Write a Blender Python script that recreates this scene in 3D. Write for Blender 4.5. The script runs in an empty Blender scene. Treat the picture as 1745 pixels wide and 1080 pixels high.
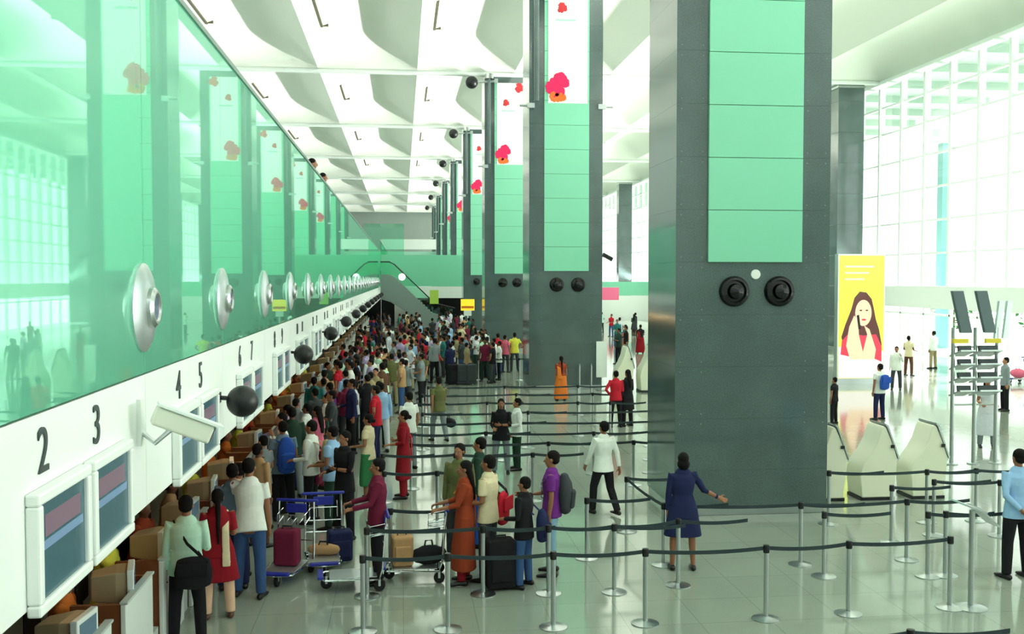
import bpy, bmesh, math, random
from mathutils import Vector, Matrix, Euler, noise
PI = math.pi
R = math.radians
sc = bpy.context.scene
C = sc.collection

# ------------------------------------------------------------------ camera
CAM_H, FOCAL = 4.2, 1700.0            # metres, pixels of a 1745 wide frame
PITCH = math.atan(65 / FOCAL)
YAW = math.atan(187.5 * math.cos(PITCH) / FOCAL)
cd = bpy.data.cameras.new('camera')
cd.sensor_width = 36.0
cd.lens = 36.0 * FOCAL / 1745
cd.clip_end = 1000
cam = bpy.data.objects.new('camera', cd)
C.objects.link(cam)
cam.location = (0, 0, CAM_H)
cam.rotation_euler = (PI / 2 - PITCH, 0, -YAW)
sc.camera = cam
# ------------------------------------------------------------------ world, sun, exposure
w = bpy.data.worlds.new('overcast_sky')
sc.world = w
w.use_nodes = True
bg = w.node_tree.nodes['Background']
bg.inputs[0].default_value = (0.95, 1.0, 0.97, 1)
bg.inputs[1].default_value = 1.5
sd = bpy.data.lights.new('sun', 'SUN')
sd.energy = 14.0
sd.angle = R(3)
sd.color = (1.0, 0.98, 0.9)
sun = bpy.data.objects.new('sun', sd)
C.objects.link(sun)
sun.rotation_euler = (0, R(52), R(12))      # from the right, through the window wall
sc.view_settings.view_transform = 'Standard'
sc.view_settings.look = 'None'
sc.view_settings.exposure = 0.74
sc.view_settings.gamma = 1.0
sc.view_settings.use_curve_mapping = False
sc.cycles.max_bounces = 10
sc.cycles.diffuse_bounces = 6
sc.cycles.glossy_bounces = 5
sc.cycles.transparent_max_bounces = 12


def added_uplight(x, y, z, sx, sy, power, col=(1, 1, 0.93), rx=180):
    l = bpy.data.lights.new('added_uplight', 'AREA')
    l.shape = 'RECTANGLE'
    l.size, l.size_y = sx, sy
    l.energy = power
    l.color = col
    o = bpy.data.objects.new('added_uplight', l)
    C.objects.link(o)
    o.location = (x, y, z)
    o.rotation_euler = (R(rx), 0, 0)
    return o


# added area strips at the foot of the tall windows, to brighten the vaults
for y in (10, 30, 50, 70, 90, 115, 140, 165):
    o = added_uplight(27.6, y, 4.3, 18, 0.7, 2000)
    o.rotation_euler = Vector((-0.88, 0, 0.46)).to_track_quat('-Z', 'Y').to_euler()
    o.data.size, o.data.size_y = 18, 0.7
    o.data.spread = R(70)


# ------------------------------------------------------------------ helpers
def cam_axes():
    th, ps = PITCH, YAW
    fw = Vector((math.sin(ps) * math.cos(th), math.cos(ps) * math.cos(th), -math.sin(th)))
    rt = Vector((math.cos(ps), -math.sin(ps), 0))
    return fw, rt, rt.cross(fw)


FW, RT, UP = cam_axes()


def survey(px, py, z=None, Y=None, X=None):
    """measured point of the place: sight line met with a level, a cross plane or a long plane"""
    d = RT * ((px - 872.5) / FOCAL) + UP * ((540 - py) / FOCAL) + FW
    if z is not None:
        t = (z - CAM_H) / d.z
    elif Y is not None:
        t = Y / d.y
    else:
        t = X / d.x
    return Vector((d.x * t, d.y * t, CAM_H + d.z * t))


def S(c):
    """sRGB 0-255 to linear"""
    return tuple((v / 255 / 12.92) if v / 255 <= 0.04045 else ((v / 255 + 0.055) / 1.055) ** 2.4 for v in c)


MATS = {}


def mat(name, rgb, rough=0.6, metal=0.0, noise_scale=0, noise_amt=0.12, bump=0.0, emit=None, estr=0, spec=0.5, coat=0, coord='Object', ior=1.45):
    if name in MATS:
        return MATS[name]
    m = bpy.data.materials.new(name)
    m.use_nodes = True
    nt = m.node_tree
    p = nt.nodes['Principled BSDF']
    col = S(rgb) + (1,)
    p.inputs['Base Color'].default_value = col
    p.inputs['Roughness'].default_value = rough
    p.inputs['Metallic'].default_value = metal
    p.inputs['IOR'].default_value = ior
    p.inputs['Specular IOR Level'].default_value = spec
    p.inputs['Coat Weight'].default_value = coat
    if emit:
        p.inputs['Emission Color'].default_value = S(emit) + (1,)
        p.inputs['Emission Strength'].default_value = estr
    if noise_scale:
        tc = nt.nodes.new('ShaderNodeTexCoord')
        n = nt.nodes.new('ShaderNodeTexNoise')
        n.inputs['Scale'].default_value = noise_scale
        n.inputs['Detail'].default_value = 3
        nt.links.new(tc.outputs[coord], n.inputs['Vector'])
        mx = nt.nodes.new('ShaderNodeMix')
        mx.data_type = 'RGBA'
        mx.inputs['A'].default_value = tuple(c * (1 - noise_amt) for c in col[:3]) + (1,)
        mx.inputs['B'].default_value = tuple(min(1, c * (1 + noise_amt)) for c in col[:3]) + (1,)
        nt.links.new(n.outputs['Fac'], mx.inputs['Factor'])
        nt.links.new(mx.outputs['Result'], p.inputs['Base Color'])
        if bump:
            b = nt.nodes.new('ShaderNodeBump')
            b.inputs['Strength'].default_value = bump
            b.inputs['Distance'].default_value = 0.01
            nt.links.new(n.outputs['Fac'], b.inputs['Height'])
            nt.links.new(b.outputs['Normal'], p.inputs['Normal'])
    MATS[name] = m
    return m


def granite(name, rgb, rough, scale=60, tile=None, amt=0.5, big=0.12, ior=1.5):
    m = bpy.data.materials.new(name)
    m.use_nodes = True
    nt = m.node_tree
    N, L = nt.nodes, nt.links
    p = N['Principled BSDF']
    col = S(rgb)
    tc = N.new('ShaderNodeTexCoord')
    n1 = N.new('ShaderNodeTexNoise')
    n1.inputs['Scale'].default_value = scale
    n1.inputs['Detail'].default_value = 2
    n2 = N.new('ShaderNodeTexNoise')
    n2.inputs['Scale'].default_value = 0.9
    n2.inputs['Detail'].default_value = 4
    L.new(tc.outputs['Object'], n1.inputs['Vector'])
    L.new(tc.outputs['Object'], n2.inputs['Vector'])
    mx = N.new('ShaderNodeMix')
    mx.data_type = 'RGBA'
    mx.inputs['A'].default_value = tuple(c * (1 - amt) for c in col) + (1,)
    mx.inputs['B'].default_value = tuple(min(1, c * (1 + amt)) for c in col) + (1,)
    L.new(n1.outputs['Fac'], mx.inputs['Factor'])
    m2 = N.new('ShaderNodeMix')
    m2.data_type = 'RGBA'
    m2.blend_type = 'MULTIPLY'
    m2.inputs['Factor'].default_value = 1
    cr = N.new('ShaderNodeMapRange')
    cr.inputs['To Min'].default_value = 1 - big
    cr.inputs['To Max'].default_value = 1 + big
    L.new(n2.outputs['Fac'], cr.inputs['Value'])
    L.new(mx.outputs['Result'], m2.inputs['A'])
    L.new(cr.outputs['Result'], m2.inputs['B'])
    out = m2.outputs['Result']
    if tile:
        b = N.new('ShaderNodeTexBrick')
        b.offset = 0
        b.inputs['Scale'].default_value = 1
        b.inputs['Brick Width'].default_value = tile
        b.inputs['Row Height'].default_value = tile
        b.inputs['Mortar Size'].default_value = 0.006
        b.inputs['Color1'].default_value = (1, 1, 1, 1)
        b.inputs['Color2'].default_value = (0.93, 0.93, 0.93, 1)
        b.inputs['Mortar'].default_value = (0.72, 0.72, 0.72, 1)
        L.new(tc.outputs['Object'], b.inputs['Vector'])
        m3 = N.new('ShaderNodeMix')
        m3.data_type = 'RGBA'
        m3.blend_type = 'MULTIPLY'
        m3.inputs['Factor'].default_value = 1
        L.new(out, m3.inputs['A'])
        L.new(b.outputs['Color'], m3.inputs['B'])
        out = m3.outputs['Result']
    L.new(out, p.inputs['Base Color'])
    p.inputs['Roughness'].default_value = rough
    p.inputs['IOR'].default_value = ior
    MATS[name] = m
    return m


def glass_mat(name, tint, mirror=0.07):
    """thin sheet of architectural glass"""
    m = bpy.data.materials.new(name)
    m.use_nodes = True
    nt = m.node_tree
    nt.nodes.clear()
    o = nt.nodes.new('ShaderNodeOutputMaterial')
    t = nt.nodes.new('ShaderNodeBsdfTransparent')
    t.inputs[0].default_value = tint + (1,)
    g = nt.nodes.new('ShaderNodeBsdfGlossy')
    g.inputs['Roughness'].default_value = 0.02
    mx = nt.nodes.new('ShaderNodeMixShader')
    mx.inputs[0].default_value = mirror
    nt.links.new(t.outputs[0], mx.inputs[1])
    nt.links.new(g.outputs[0], mx.inputs[2])
    nt.links.new(mx.outputs[0], o.inputs[0])
    MATS[name] = m
    return m


# ---- mesh building
class MB:
    def __init__(s):
        s.v, s.f, s.mi = [], [], []
        s.m = 0

    def quad(s, pts):
        i = len(s.v)
        s.v += [tuple(p) for p in pts]
        s.f.append(tuple(range(i, i + len(pts))))
        s.mi.append(s.m)

    def box(s, x0, x1, y0, y1, z0, z1, M=None):
        i = len(s.v)
        P = [Vector(p) for p in ((x0, y0, z0), (x1, y0, z0), (x1, y1, z0), (x0, y1, z0), (x0, y0, z1), (x1, y0, z1), (x1, y1, z1), (x0, y1, z1))]
        if M:
            P = [M @ p for p in P]
        s.v += [tuple(p) for p in P]
        for q in ((0, 3, 2, 1), (4, 5, 6, 7), (0, 1, 5, 4), (1, 2, 6, 5), (2, 3, 7, 6), (3, 0, 4, 7)):
            s.f.append(tuple(i + k for k in q))
            s.mi.append(s.m)
        return s

    def cbox(s, c, d, rz=0, rx=0, ry=0):
        M = Matrix.Translation(c) @ Euler((rx, ry, rz)).to_matrix().to_4x4()
        return s.box(-d[0] / 2, d[0] / 2, -d[1] / 2, d[1] / 2, -d[2] / 2, d[2] / 2, M)

    def rings(s, rings, cap=True):
        """rings: lists of points, same count, joined in a tube"""
        n = len(rings[0])
        i = len(s.v)
        for r in rings:
            s.v += [tuple(p) for p in r]
        for k in range(len(rings) - 1):
            for j in range(n):
                a, b = i + k * n + j, i + k * n + (j + 1) % n
                s.f.append((a, b, b + n, a + n))
                s.mi.append(s.m)
        if cap:
            s.f.append(tuple(i + j for j in reversed(range(n))))
            s.f.append(tuple(i + (len(rings) - 1) * n + j for j in range(n)))
            s.mi += [s.m, s.m]
        return s

    def loft(s, path, seg=12, lat=None, cap=True, rnd=(False, False)):
        """path: [(point, rx, ry)]; lat: the direction rx is measured along"""
        P = [Vector(p[0]) for p in path]
        out = []
        for k, (p, rx, ry) in enumerate(path):
            a = P[max(0, k - 1)]
            b = P[min(len(P) - 1, k + 1)]
            ax = (b - a)
            ax = ax.normalized() if ax.length > 1e-6 else Vector((0, 0, 1))
            l = Vector(lat) if lat is not None else (Vector((1, 0, 0)) if abs(ax.x) < 0.8 else Vector((0, 1, 0)))
            l = l - ax * l.dot(ax)
            if l.length < 1e-4:
                l = ax.orthogonal()
            l.normalize()
            u = ax.cross(l)
            out.append((P[k], l, u, rx, ry, ax))

        def ring(c, l, u, rx, ry):
            return [c + l * (rx * math.cos(t)) + u * (ry * math.sin(t)) for t in (2 * PI * j / seg for j in range(seg))]
        rr = []
        if rnd[0]:
            c, l, u, rx, ry, ax = out[0]
            for q in (75, 50, 25):
                k = R(q)
                rr.append(ring(c - ax * (min(rx, ry) * math.sin(k)), l, u, rx * math.cos(k), ry * math.cos(k)))
        for c, l, u, rx, ry, ax in out:
            rr.append(ring(c, l, u, rx, ry))
        if rnd[1]:
            c, l, u, rx, ry, ax = out[-1]
            for q in (25, 50, 75):
                k = R(q)
                rr.append(ring(c + ax * (min(rx, ry) * math.sin(k)), l, u, rx * math.cos(k), ry * math.cos(k)))
        return s.rings(rr, cap)

    def tube(s, pts, r, seg=8):
        return s.loft([(p, r, r) for p in pts], seg)

    def limb(s, pts, rad, seg=10, ends=(True, True)):
        return s.loft([(p, r, r) for p, r in zip(pts, rad)], seg, rnd=ends)

    def ball(s, c, r, seg=12, M=None):
        if not hasattr(r, '__len__'):
            r = (r, r, r)
        c = Vector(c)
        rr = []
        n = max(5, seg // 2)
        for k in range(n + 1):
            a = -PI / 2 + PI * (0.02 + 0.96 * k / n)
            row = [Vector((r[0] * math.cos(a) * math.cos(t), r[1] * math.cos(a) * math.sin(t), r[2] * math.sin(a))) for t in (2 * PI * j / seg for j in range(seg))]
            rr.append([c + (M @ p if M else p) for p in row])
        return s.rings(rr)

    def lathe(s, prof, c=(0, 0, 0), seg=24, M=None, cap=True):
        """prof: [(r, z)]"""
        rr = []
        for r, z in prof:
            row = [Vector((r * math.cos(t), r * math.sin(t), z)) for t in (2 * PI * j / seg for j in range(seg))]
            rr.append([Vector(c) + (M @ p if M else p) for p in row])
        return s.rings(rr, cap)

    def prism(s, outline, ax, lo, hi):
        """outline 2-D in the two other axes, run along ax (0, 1, 2) from lo to hi"""
        def P(a, b, t):
            return {0: (t, a, b), 1: (a, t, b), 2: (a, b, t)}[ax]
        return s.rings([[P(a, b, lo) for a, b in outline], [P(a, b, hi) for a, b in outline]])

    def mesh(s, name, mats, smooth=False):
        me = bpy.data.meshes.new(name)
        me.from_pydata(s.v, [], s.f)
        for m in (mats if isinstance(mats, (list, tuple)) else [mats]):
            me.materials.append(m)
        me.polygons.foreach_set('material_index', s.mi)
        bm = bmesh.new()
        bm.from_mesh(me)
        bmesh.ops.recalc_face_normals(bm, faces=bm.faces)
        bm.to_mesh(me)
        bm.free()
        if smooth:
            me.polygons.foreach_set('use_smooth', [True] * len(me.polygons))
            if smooth == 'auto':
                me.set_sharp_from_angle(angle=R(38))
        return me

    def build(s, name, mats, parent=None, smooth=False, loc=None):
        o = bpy.data.objects.new(name, s.mesh(name, mats, smooth))
        C.objects.link(o)
        if parent:
            o.parent = parent
        if loc is not None:
            o.location = loc
        return o


def bevel(o, width=0.01, seg=2):
    m = o.modifiers.new('bevel', 'BEVEL')
    m.width = width
    m.segments = seg
    m.limit_method = 'ANGLE'
    return o


def tag(o, label=None, cat=None, group=None, kind=None):
    if label:
        o['label'] = label
    if cat:
        o['category'] = cat
    if group:
        o['group'] = group
    if kind:
        o['kind'] = kind
    return o


def thing(name, label, cat, loc=(0, 0, 0), rz=0, group=None):
    o = bpy.data.objects.new(name, None)
    o.empty_display_size = 0.2
    C.objects.link(o)
    o.location = loc
    o.rotation_euler = (0, 0, rz)
    return tag(o, label, cat, group)


def struct(o):
    o['kind'] = 'structure'
    return o


def copy_tree(o, parent=None):
    c = o.copy()
    C.objects.link(c)
    c.parent = parent
    for ch in KIDS.get(o.name) or list(o.children):
        copy_tree(ch, c)
    return c


KIDS = {}


def dup(root, loc, rz=0, label=None, group=None):
    c = copy_tree(root)
    c.location = loc
    c.rotation_euler = (0, 0, rz)
    if label:
        c['label'] = label
    if group:
        c['group'] = group
    return c


ORD = ['nearest', 'second', 'third', 'fourth', 'fifth', 'sixth', 'seventh', 'eighth', 'ninth', 'tenth', 'eleventh', 'twelfth', 'thirteenth', 'fourteenth', 'fifteenth', 'sixteenth',
       'seventeenth', 'eighteenth', 'nineteenth', 'twentieth']
TENS = ['twenty', 'thirty', 'forty', 'fifty', 'sixty']


def nth(i):
    if i < 20:
        return ORD[i]
    t, u = divmod(i + 1, 10)
    if u == 0:
        return TENS[t - 2][:-1] + 'ieth'
    return TENS[t - 2] + '-' + ['', 'first'][1] if u == 1 else TENS[t - 2] + '-' + ORD[u - 1]


# ------------------------------------------------------------------ materials
M_floor = granite('polished_floor', (146, 154, 143), 0.09, 45, tile=0.9, amt=0.10, big=0.10, ior=1.5)
M_gran = granite('dark_granite', (76, 93, 93), 0.11, 40, amt=0.4, big=0.35, ior=1.75)
M_ceil = mat('white_ceiling', (236, 240, 232), 0.7)
M_white = mat('white_panel', (232, 238, 234), 0.35)
M_frame = mat('white_window_frame', (236, 242, 240), 0.5)
M_steel = mat('brushed_steel', (190, 196, 196), 0.28, 1.0)
M_chrome = mat('chrome', (220, 225, 228), 0.1, 1.0)
M_alu = mat('satin_aluminium', (205, 212, 214), 0.32, 0.85)
M_black = mat('black_plastic', (22, 24, 26), 0.4)
M_blackgloss = mat('black_gloss', (10, 12, 14), 0.12)
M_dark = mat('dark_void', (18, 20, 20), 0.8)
M_belt = mat('dark_webbing', (44, 58, 62), 0.7, noise_scale=40)
M_mint = mat('mint_panel', (134, 208, 176), 0.16, noise_scale=0.6, noise_amt=0.04)
M_mintwall = mat('mint_wall', (126, 206, 172), 0.3)
M_glass = glass_mat('window_glass', (0.97, 1.0, 0.985))
M_greenglass = glass_mat('green_glass', (0.62, 0.93, 0.80))
M_grey = mat('light_grey_wall', (190, 200, 196), 0.6)
M_brown = mat('brown_wood', (128, 76, 44), 0.45, noise_scale=6, noise_amt=0.2)
M_beige = mat('beige_plastic', (182, 162, 128), 0.45)
M_cream = mat('cream_shell', (226, 228, 206), 0.3)
M_rubber = mat('black_rubber', (25, 25, 27), 0.8)
M_blue = mat('blue_plastic', (40, 50, 160), 0.4)
M_kerb = mat('outside_concrete', (200, 205, 198), 0.9)


def green_wall_mat():
    m = bpy.data.materials.new('green_back_painted_glass')
    m.use_nodes = True
    nt = m.node_tree
    N, L = nt.nodes, nt.links
    p = N['Principled BSDF']
    p.inputs['Base Color'].default_value = S((96, 192, 158)) + (1,)
    p.inputs['Roughness'].default_value = 0.25
    g = N.new('ShaderNodeBsdfGlossy')
    g.inputs['Color'].default_value = S((196, 248, 226)) + (1,)
    g.inputs['Roughness'].default_value = 0.015
    mx = N.new('ShaderNodeMixShader')
    f = N.new('ShaderNodeFresnel')
    f.inputs[0].default_value = 1.9
    mr = N.new('ShaderNodeMapRange')
    mr.inputs['To Min'].default_value = 0.12
    mr.inputs['To Max'].default_value = 1.0
    L.new(f.outputs[0], mr.inputs['Value'])
    L.new(mr.outputs[0], mx.inputs[0])
    L.new(p.outputs[0], mx.inputs[1])
    L.new(g.outputs[0], mx.inputs[2])
    L.new(mx.outputs[0], N['Material Output'].inputs[0])
    return m


M_gw = green_wall_mat()

# ------------------------------------------------------------------ setting
WX = -1.8                     # plane of the green wall and the white fascia
Z_WB, Z_GB, Z_T = 2.6, 3.54, 6.45
BAY0, BAY = 17.05, 20.27      # pillars
END = 180.0
OUTX = 28.8
struct(MB().box(-14, OUTX, -10, END, -0.25, 0).build('floor', M_floor))
struct(MB().box(-14, OUTX, -10.3, -10, 0, 18.5).build('wall_near', mat('near_wall_grey', (150, 160, 156), 0.6)))
struct(MB().box(OUTX, 90, -40, END + 40, -0.3, -0.06).build('ground', M_kerb))

# the ceiling: vaults 5.56 m wide side by side, dipping to each tie beam
CUSP0, PER, ZR = 0.92, 5.56, 16.0


def roof_z(x, y):
    u = ((x - CUSP0) / PER) % 1.0
    if u < 0.6:                           # flank towards the windows, from a steep foot to the crown
        ax = 0.22 + 0.78 * (1 - (1 - u / 0.6) ** 1.35)
    else:                                 # flank turned away from the windows
        q = (u - 0.6) / 0.4
        ax = 1 - q ** 1.6
    t = ((y - BAY0) / BAY) % 1.0
    wd = 0.24 - 0.14 * u                  # the far end cap runs askew
    g = 1.0
    if t > 1 - wd:
        q = (t - (1 - wd)) / wd
        g = 1 - q ** 1.6
    elif t < 0.06:
        g = math.sqrt(max(0, t / 0.06))
    return ZR + 0.05 + 1.45 * ax * g


def build_roof():
    xs = []
    k0, k1 = -3, 5
    for k in range(k0, k1):
        for j in range(14):
            xs.append(CUSP0 + (k + j / 14) * PER + (0.0005 if j == 0 else 0))
        xs.append(CUSP0 + (k + 1) * PER - 0.0005)
    ys = []
    b = -1
    y0 = BAY0 - BAY
    while y0 < END:
        for t in (0.0005, 0.01, 0.03, 0.06, 0.2, 0.4, 0.6, 0.66, 0.7, 0.74, 0.78, 0.82, 0.86, 0.89, 0.92, 0.94, 0.96, 0.98, 0.9995):
            ys.append(y0 + t * BAY)
        y0 += BAY
    verts = [(x, y, roof_z(x, y)) for y in ys for x in xs]
    n = len(xs)
    faces = [(j * n + i, j * n + i + 1, (j + 1) * n + i + 1, (j + 1) * n + i) for j in range(len(ys) - 1) for i in range(n - 1)]
    me = bpy.data.meshes.new('ceiling')
    me.from_pydata(verts, [], faces)
    me.materials.append(M_ceil)
    me.polygons.foreach_set('use_smooth', [True] * len(me.polygons))
    me.set_sharp_from_angle(angle=R(30))
    o = bpy.data.objects.new('ceiling', me)
    C.objects.link(o)
    return struct(o)


ceiling = build_roof()
# narrow gaps between shells, near the left foot of each vault
M_slot = mat('ceiling_slot_metal', (96, 92, 74), 0.6)
for b in range(-1, 5):
    for k in range(-3, 4):
        x = CUSP0 + k * PER + 0.75
        y0 = BAY0 + (b + 0.40) * BAY
        y1 = BAY0 + (b + 0.66) * BAY
        z = roof_z(x, y0) + 0.11
        mbx = MB()
        mbx.box(x - 0.06, x + 0.06, y0, y1, z - 0.16, z + 0.02)
        mbx.box(x - 0.02, x + 0.32, y1 - 0.1, y1, z - 0.12, z + 0.12)
        o = mbx.build('ceiling_slot', M_slot, ceiling)

# tie beams at every pillar line
for i in range(1, 8):
    y = BAY0 + i * BAY
    if y > END - 2:
        break
    o = MB().tube([(-13.8, y, ZR - 0.08), (OUTX - 0.3, y, ZR - 0.08)], 0.13, 10).build('tie_beam', M_frame, smooth='auto')
    tag(o, 'long white tube beam under the ceiling, level with the %s pillar' % nth(i), 'beam', 'tie beams under the vaulted ceiling')

# left wall: green glass above, white fascia below
gw = MB()
y = -5.0
while y < 85.0:
    y2 = min(y + 3.06, 85.5)
    gw.box(WX - 0.06, WX, y + 0.004, y2 - 0.004, Z_GB, Z_T - 0.0)
    y = y2
wl = struct(gw.build('wall_left', M_gw))
tr = MB().box(WX - 0.12, WX + 0.015, -5, 85.5, Z_T, Z_T + 0.05)
struct(tr.build('trim_1', mat('grey_cap', (120, 140, 132), 0.4, 0.6)))
fa = MB()
y = -5.0
while y < 85.0:
    y2 = min(y + 3.06, 85.5)
    fa.box(WX - 0.10, WX, y + 0.003, y2 - 0.003, Z_WB, Z_GB - 0.012)
    y = y2
struct(fa.build('wall_fascia', M_white))
# the upper level and what lies under it
struct(MB().box(-14, WX - 0.13, -6, 85.5, 2.7, 5.2).build('wall_upper_level', M_grey))
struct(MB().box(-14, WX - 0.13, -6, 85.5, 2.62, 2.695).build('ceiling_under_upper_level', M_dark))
struct(MB().box(-5.3, -5.2, -6, 85.5, 0, 2.61).build('wall_back_of_counters', mat('charcoal_wall', (38, 40, 40), 0.7)))
struct(MB().box(-14.1, -14, -10, END, 0, 18.5).build('wall_left_outer', M_grey))
# cross wall at the far end of the counters
cw = MB()
cw.box(WX + 0.02, 10.5, 86, 86.3, 3.55, 6.25)
struct(cw.build('wall_cross', M_mintwall))
struct(MB().box(WX + 0.02, 10.5, 85.98, 86.35, 2.55, 3.54).build('trim_2', M_white))
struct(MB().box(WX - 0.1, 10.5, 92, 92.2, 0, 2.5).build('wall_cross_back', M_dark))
struct(MB().box(WX, 10.5, 86.4, END, 4.9, 5.1).build('floor_upper', M_grey))
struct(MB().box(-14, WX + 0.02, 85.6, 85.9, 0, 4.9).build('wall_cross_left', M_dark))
# far end of the hall
fe = MB()
fe.box(-14, OUTX, END, END + 0.3, 5, 18.2)
struct(fe.build('wall_far', mat('far_grey', (150, 162, 156), 0.6)))
struct(MB().box(-3, 14, END - 30, END - 29.8, 8.6, 10.1).build('trim_3', M_white))
struct(MB().box(-14, 14, END - 40, END - 39.8, 5.2, 8.0).build('wall_gallery', mat('gallery_mint', (170, 226, 204), 0.4)))

# glass guard of the upper level beyond the wall
gd = thing('glass_guard', 'pale green glass guard of the upper level beyond the long green wall', 'glass guard', (WX - 0.05, 87, 5.1))
MB().box(-0.02, 0.02, 0, 30, 0, 2.4).build('glass_panel', M_greenglass, gd)
MB().box(-2.5, 2.1, 30, 30.04, 0, 5.5).build('end_panel', M_greenglass, gd)
MB().box(-0.04, 0.04, 0, 30, 2.4, 2.5).build('handrail', M_steel, gd)

# right: the tall window wall
WIN_Y0, WIN_Y1 = -10, END
fr = MB()
yy = WIN_Y0
vy = []
while yy <= WIN_Y1:
    vy.append(yy)
    yy += 2.6
for yv in vy:
    fr.box(OUTX - 0.25, OUTX + 0.1, yv - 0.10, yv + 0.10, 3.8, 15.8)
zz = [5.6, 7.4, 9.2, 11.0, 12.8, 14.4]
for z in zz:
    fr.box(OUTX - 0.12, OUTX + 0.05, WIN_Y0, WIN_Y1, z - 0.05, z + 0.05)
fr.box(OUTX - 0.3, OUTX + 0.1, WIN_Y0, WIN_Y1, 15.65, 15.98)
win = struct(MB().box(OUTX - 0.02, OUTX + 0.0, WIN_Y0, WIN_Y1, 3.8, 15.7).build('window_1', M_glass))
fr.build('window_frame', M_frame, win)
lv = MB()
for yv in vy:
    lv.box(OUTX - 1.0, OUTX - 0.3, yv + 0.25, yv + 2.35, 15.5, 15.56)
lv.build('light_shelf', M_frame, win)
struct(MB().box(OUTX - 0.4, OUTX + 0.3, WIN_Y0, WIN_Y1, 2.6, 3.8).build('wall_right', M_white))
dr = MB()
for k, yv in enumerate(vy):
    dr.box(OUTX - 0.1, OUTX + 0.1, yv - 0.06, yv + 0.06, 0, 2.6)
dr.box(OUTX - 0.1, OUTX + 0.1, WIN_Y0, WIN_Y1, 2.2, 2.3)
w2 = struct(MB().box(OUTX - 0.02, OUTX, WIN_Y0, WIN_Y1, 0, 2.6).build('window_2', M_glass))
dr.build('window_frame', M_frame, w2)
oh = MB()
oh.box(OUTX + 0.3, 42, WIN_Y0, WIN_Y1, 17.2, 17.5)
yy = WIN_Y0
while yy < WIN_Y1:
    oh.box(OUTX + 0.3, 42, yy, yy + 0.3, 16.7, 17.2)
    yy += 5.2
struct(oh.build('wall_eaves', mat('eaves_grey_green', (150, 172, 160), 0.6)))
# slightly green band at the far right end
struct(MB().box(11.0, 28.2, 100, 100.3, 2.5, 3.9).build('wall_band', M_mintwall))
struct(MB().box(11.0, 28.2, 100.02, 100.28, 0, 2.49).build('wall_band_lower', M_white))

# ------------------------------------------------------------------ pillars
CX0, CX1, CD = 4.76, 7.56, 1.95
PX0, PX1 = 5.33, 7.03
M_poster = mat('poster_white', (245, 240, 244), 0.35)
M_pink = mat('carnation_pink', (226, 24, 92), 0.6)
M_orange = mat('carnation_orange', (240, 110, 40), 0.6)
M_redd = mat('poster_red', (210, 50, 60), 0.6)


def flower(x, z, r, y, parent, seed):
    rnd = random.Random(seed)
    mb = MB()
    for k in range(26):
        a = rnd.random() * 2 * PI
        d = r * math.sqrt(rnd.random()) * 0.75
        rr = r * rnd.uniform(0.25, 0.4)
        cx, cz = x + d * math.cos(a), z + d * math.sin(a)
        n = 9
        pts = [(cx + rr * math.cos(t) * (1 + 0.16 * math.sin(5 * t + k)), cz + rr * math.sin(t)) for t in (2 * PI * j / n for j in range(n))]
        yk = y - 0.002 - 0.0006 * k
        i = len(mb.v)
        mb.v += [(px, yk, pz) for px, pz in pts]
        mb.f.append(tuple(range(i, i + n)))
        mb.mi.append(0)
    return mb


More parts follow.
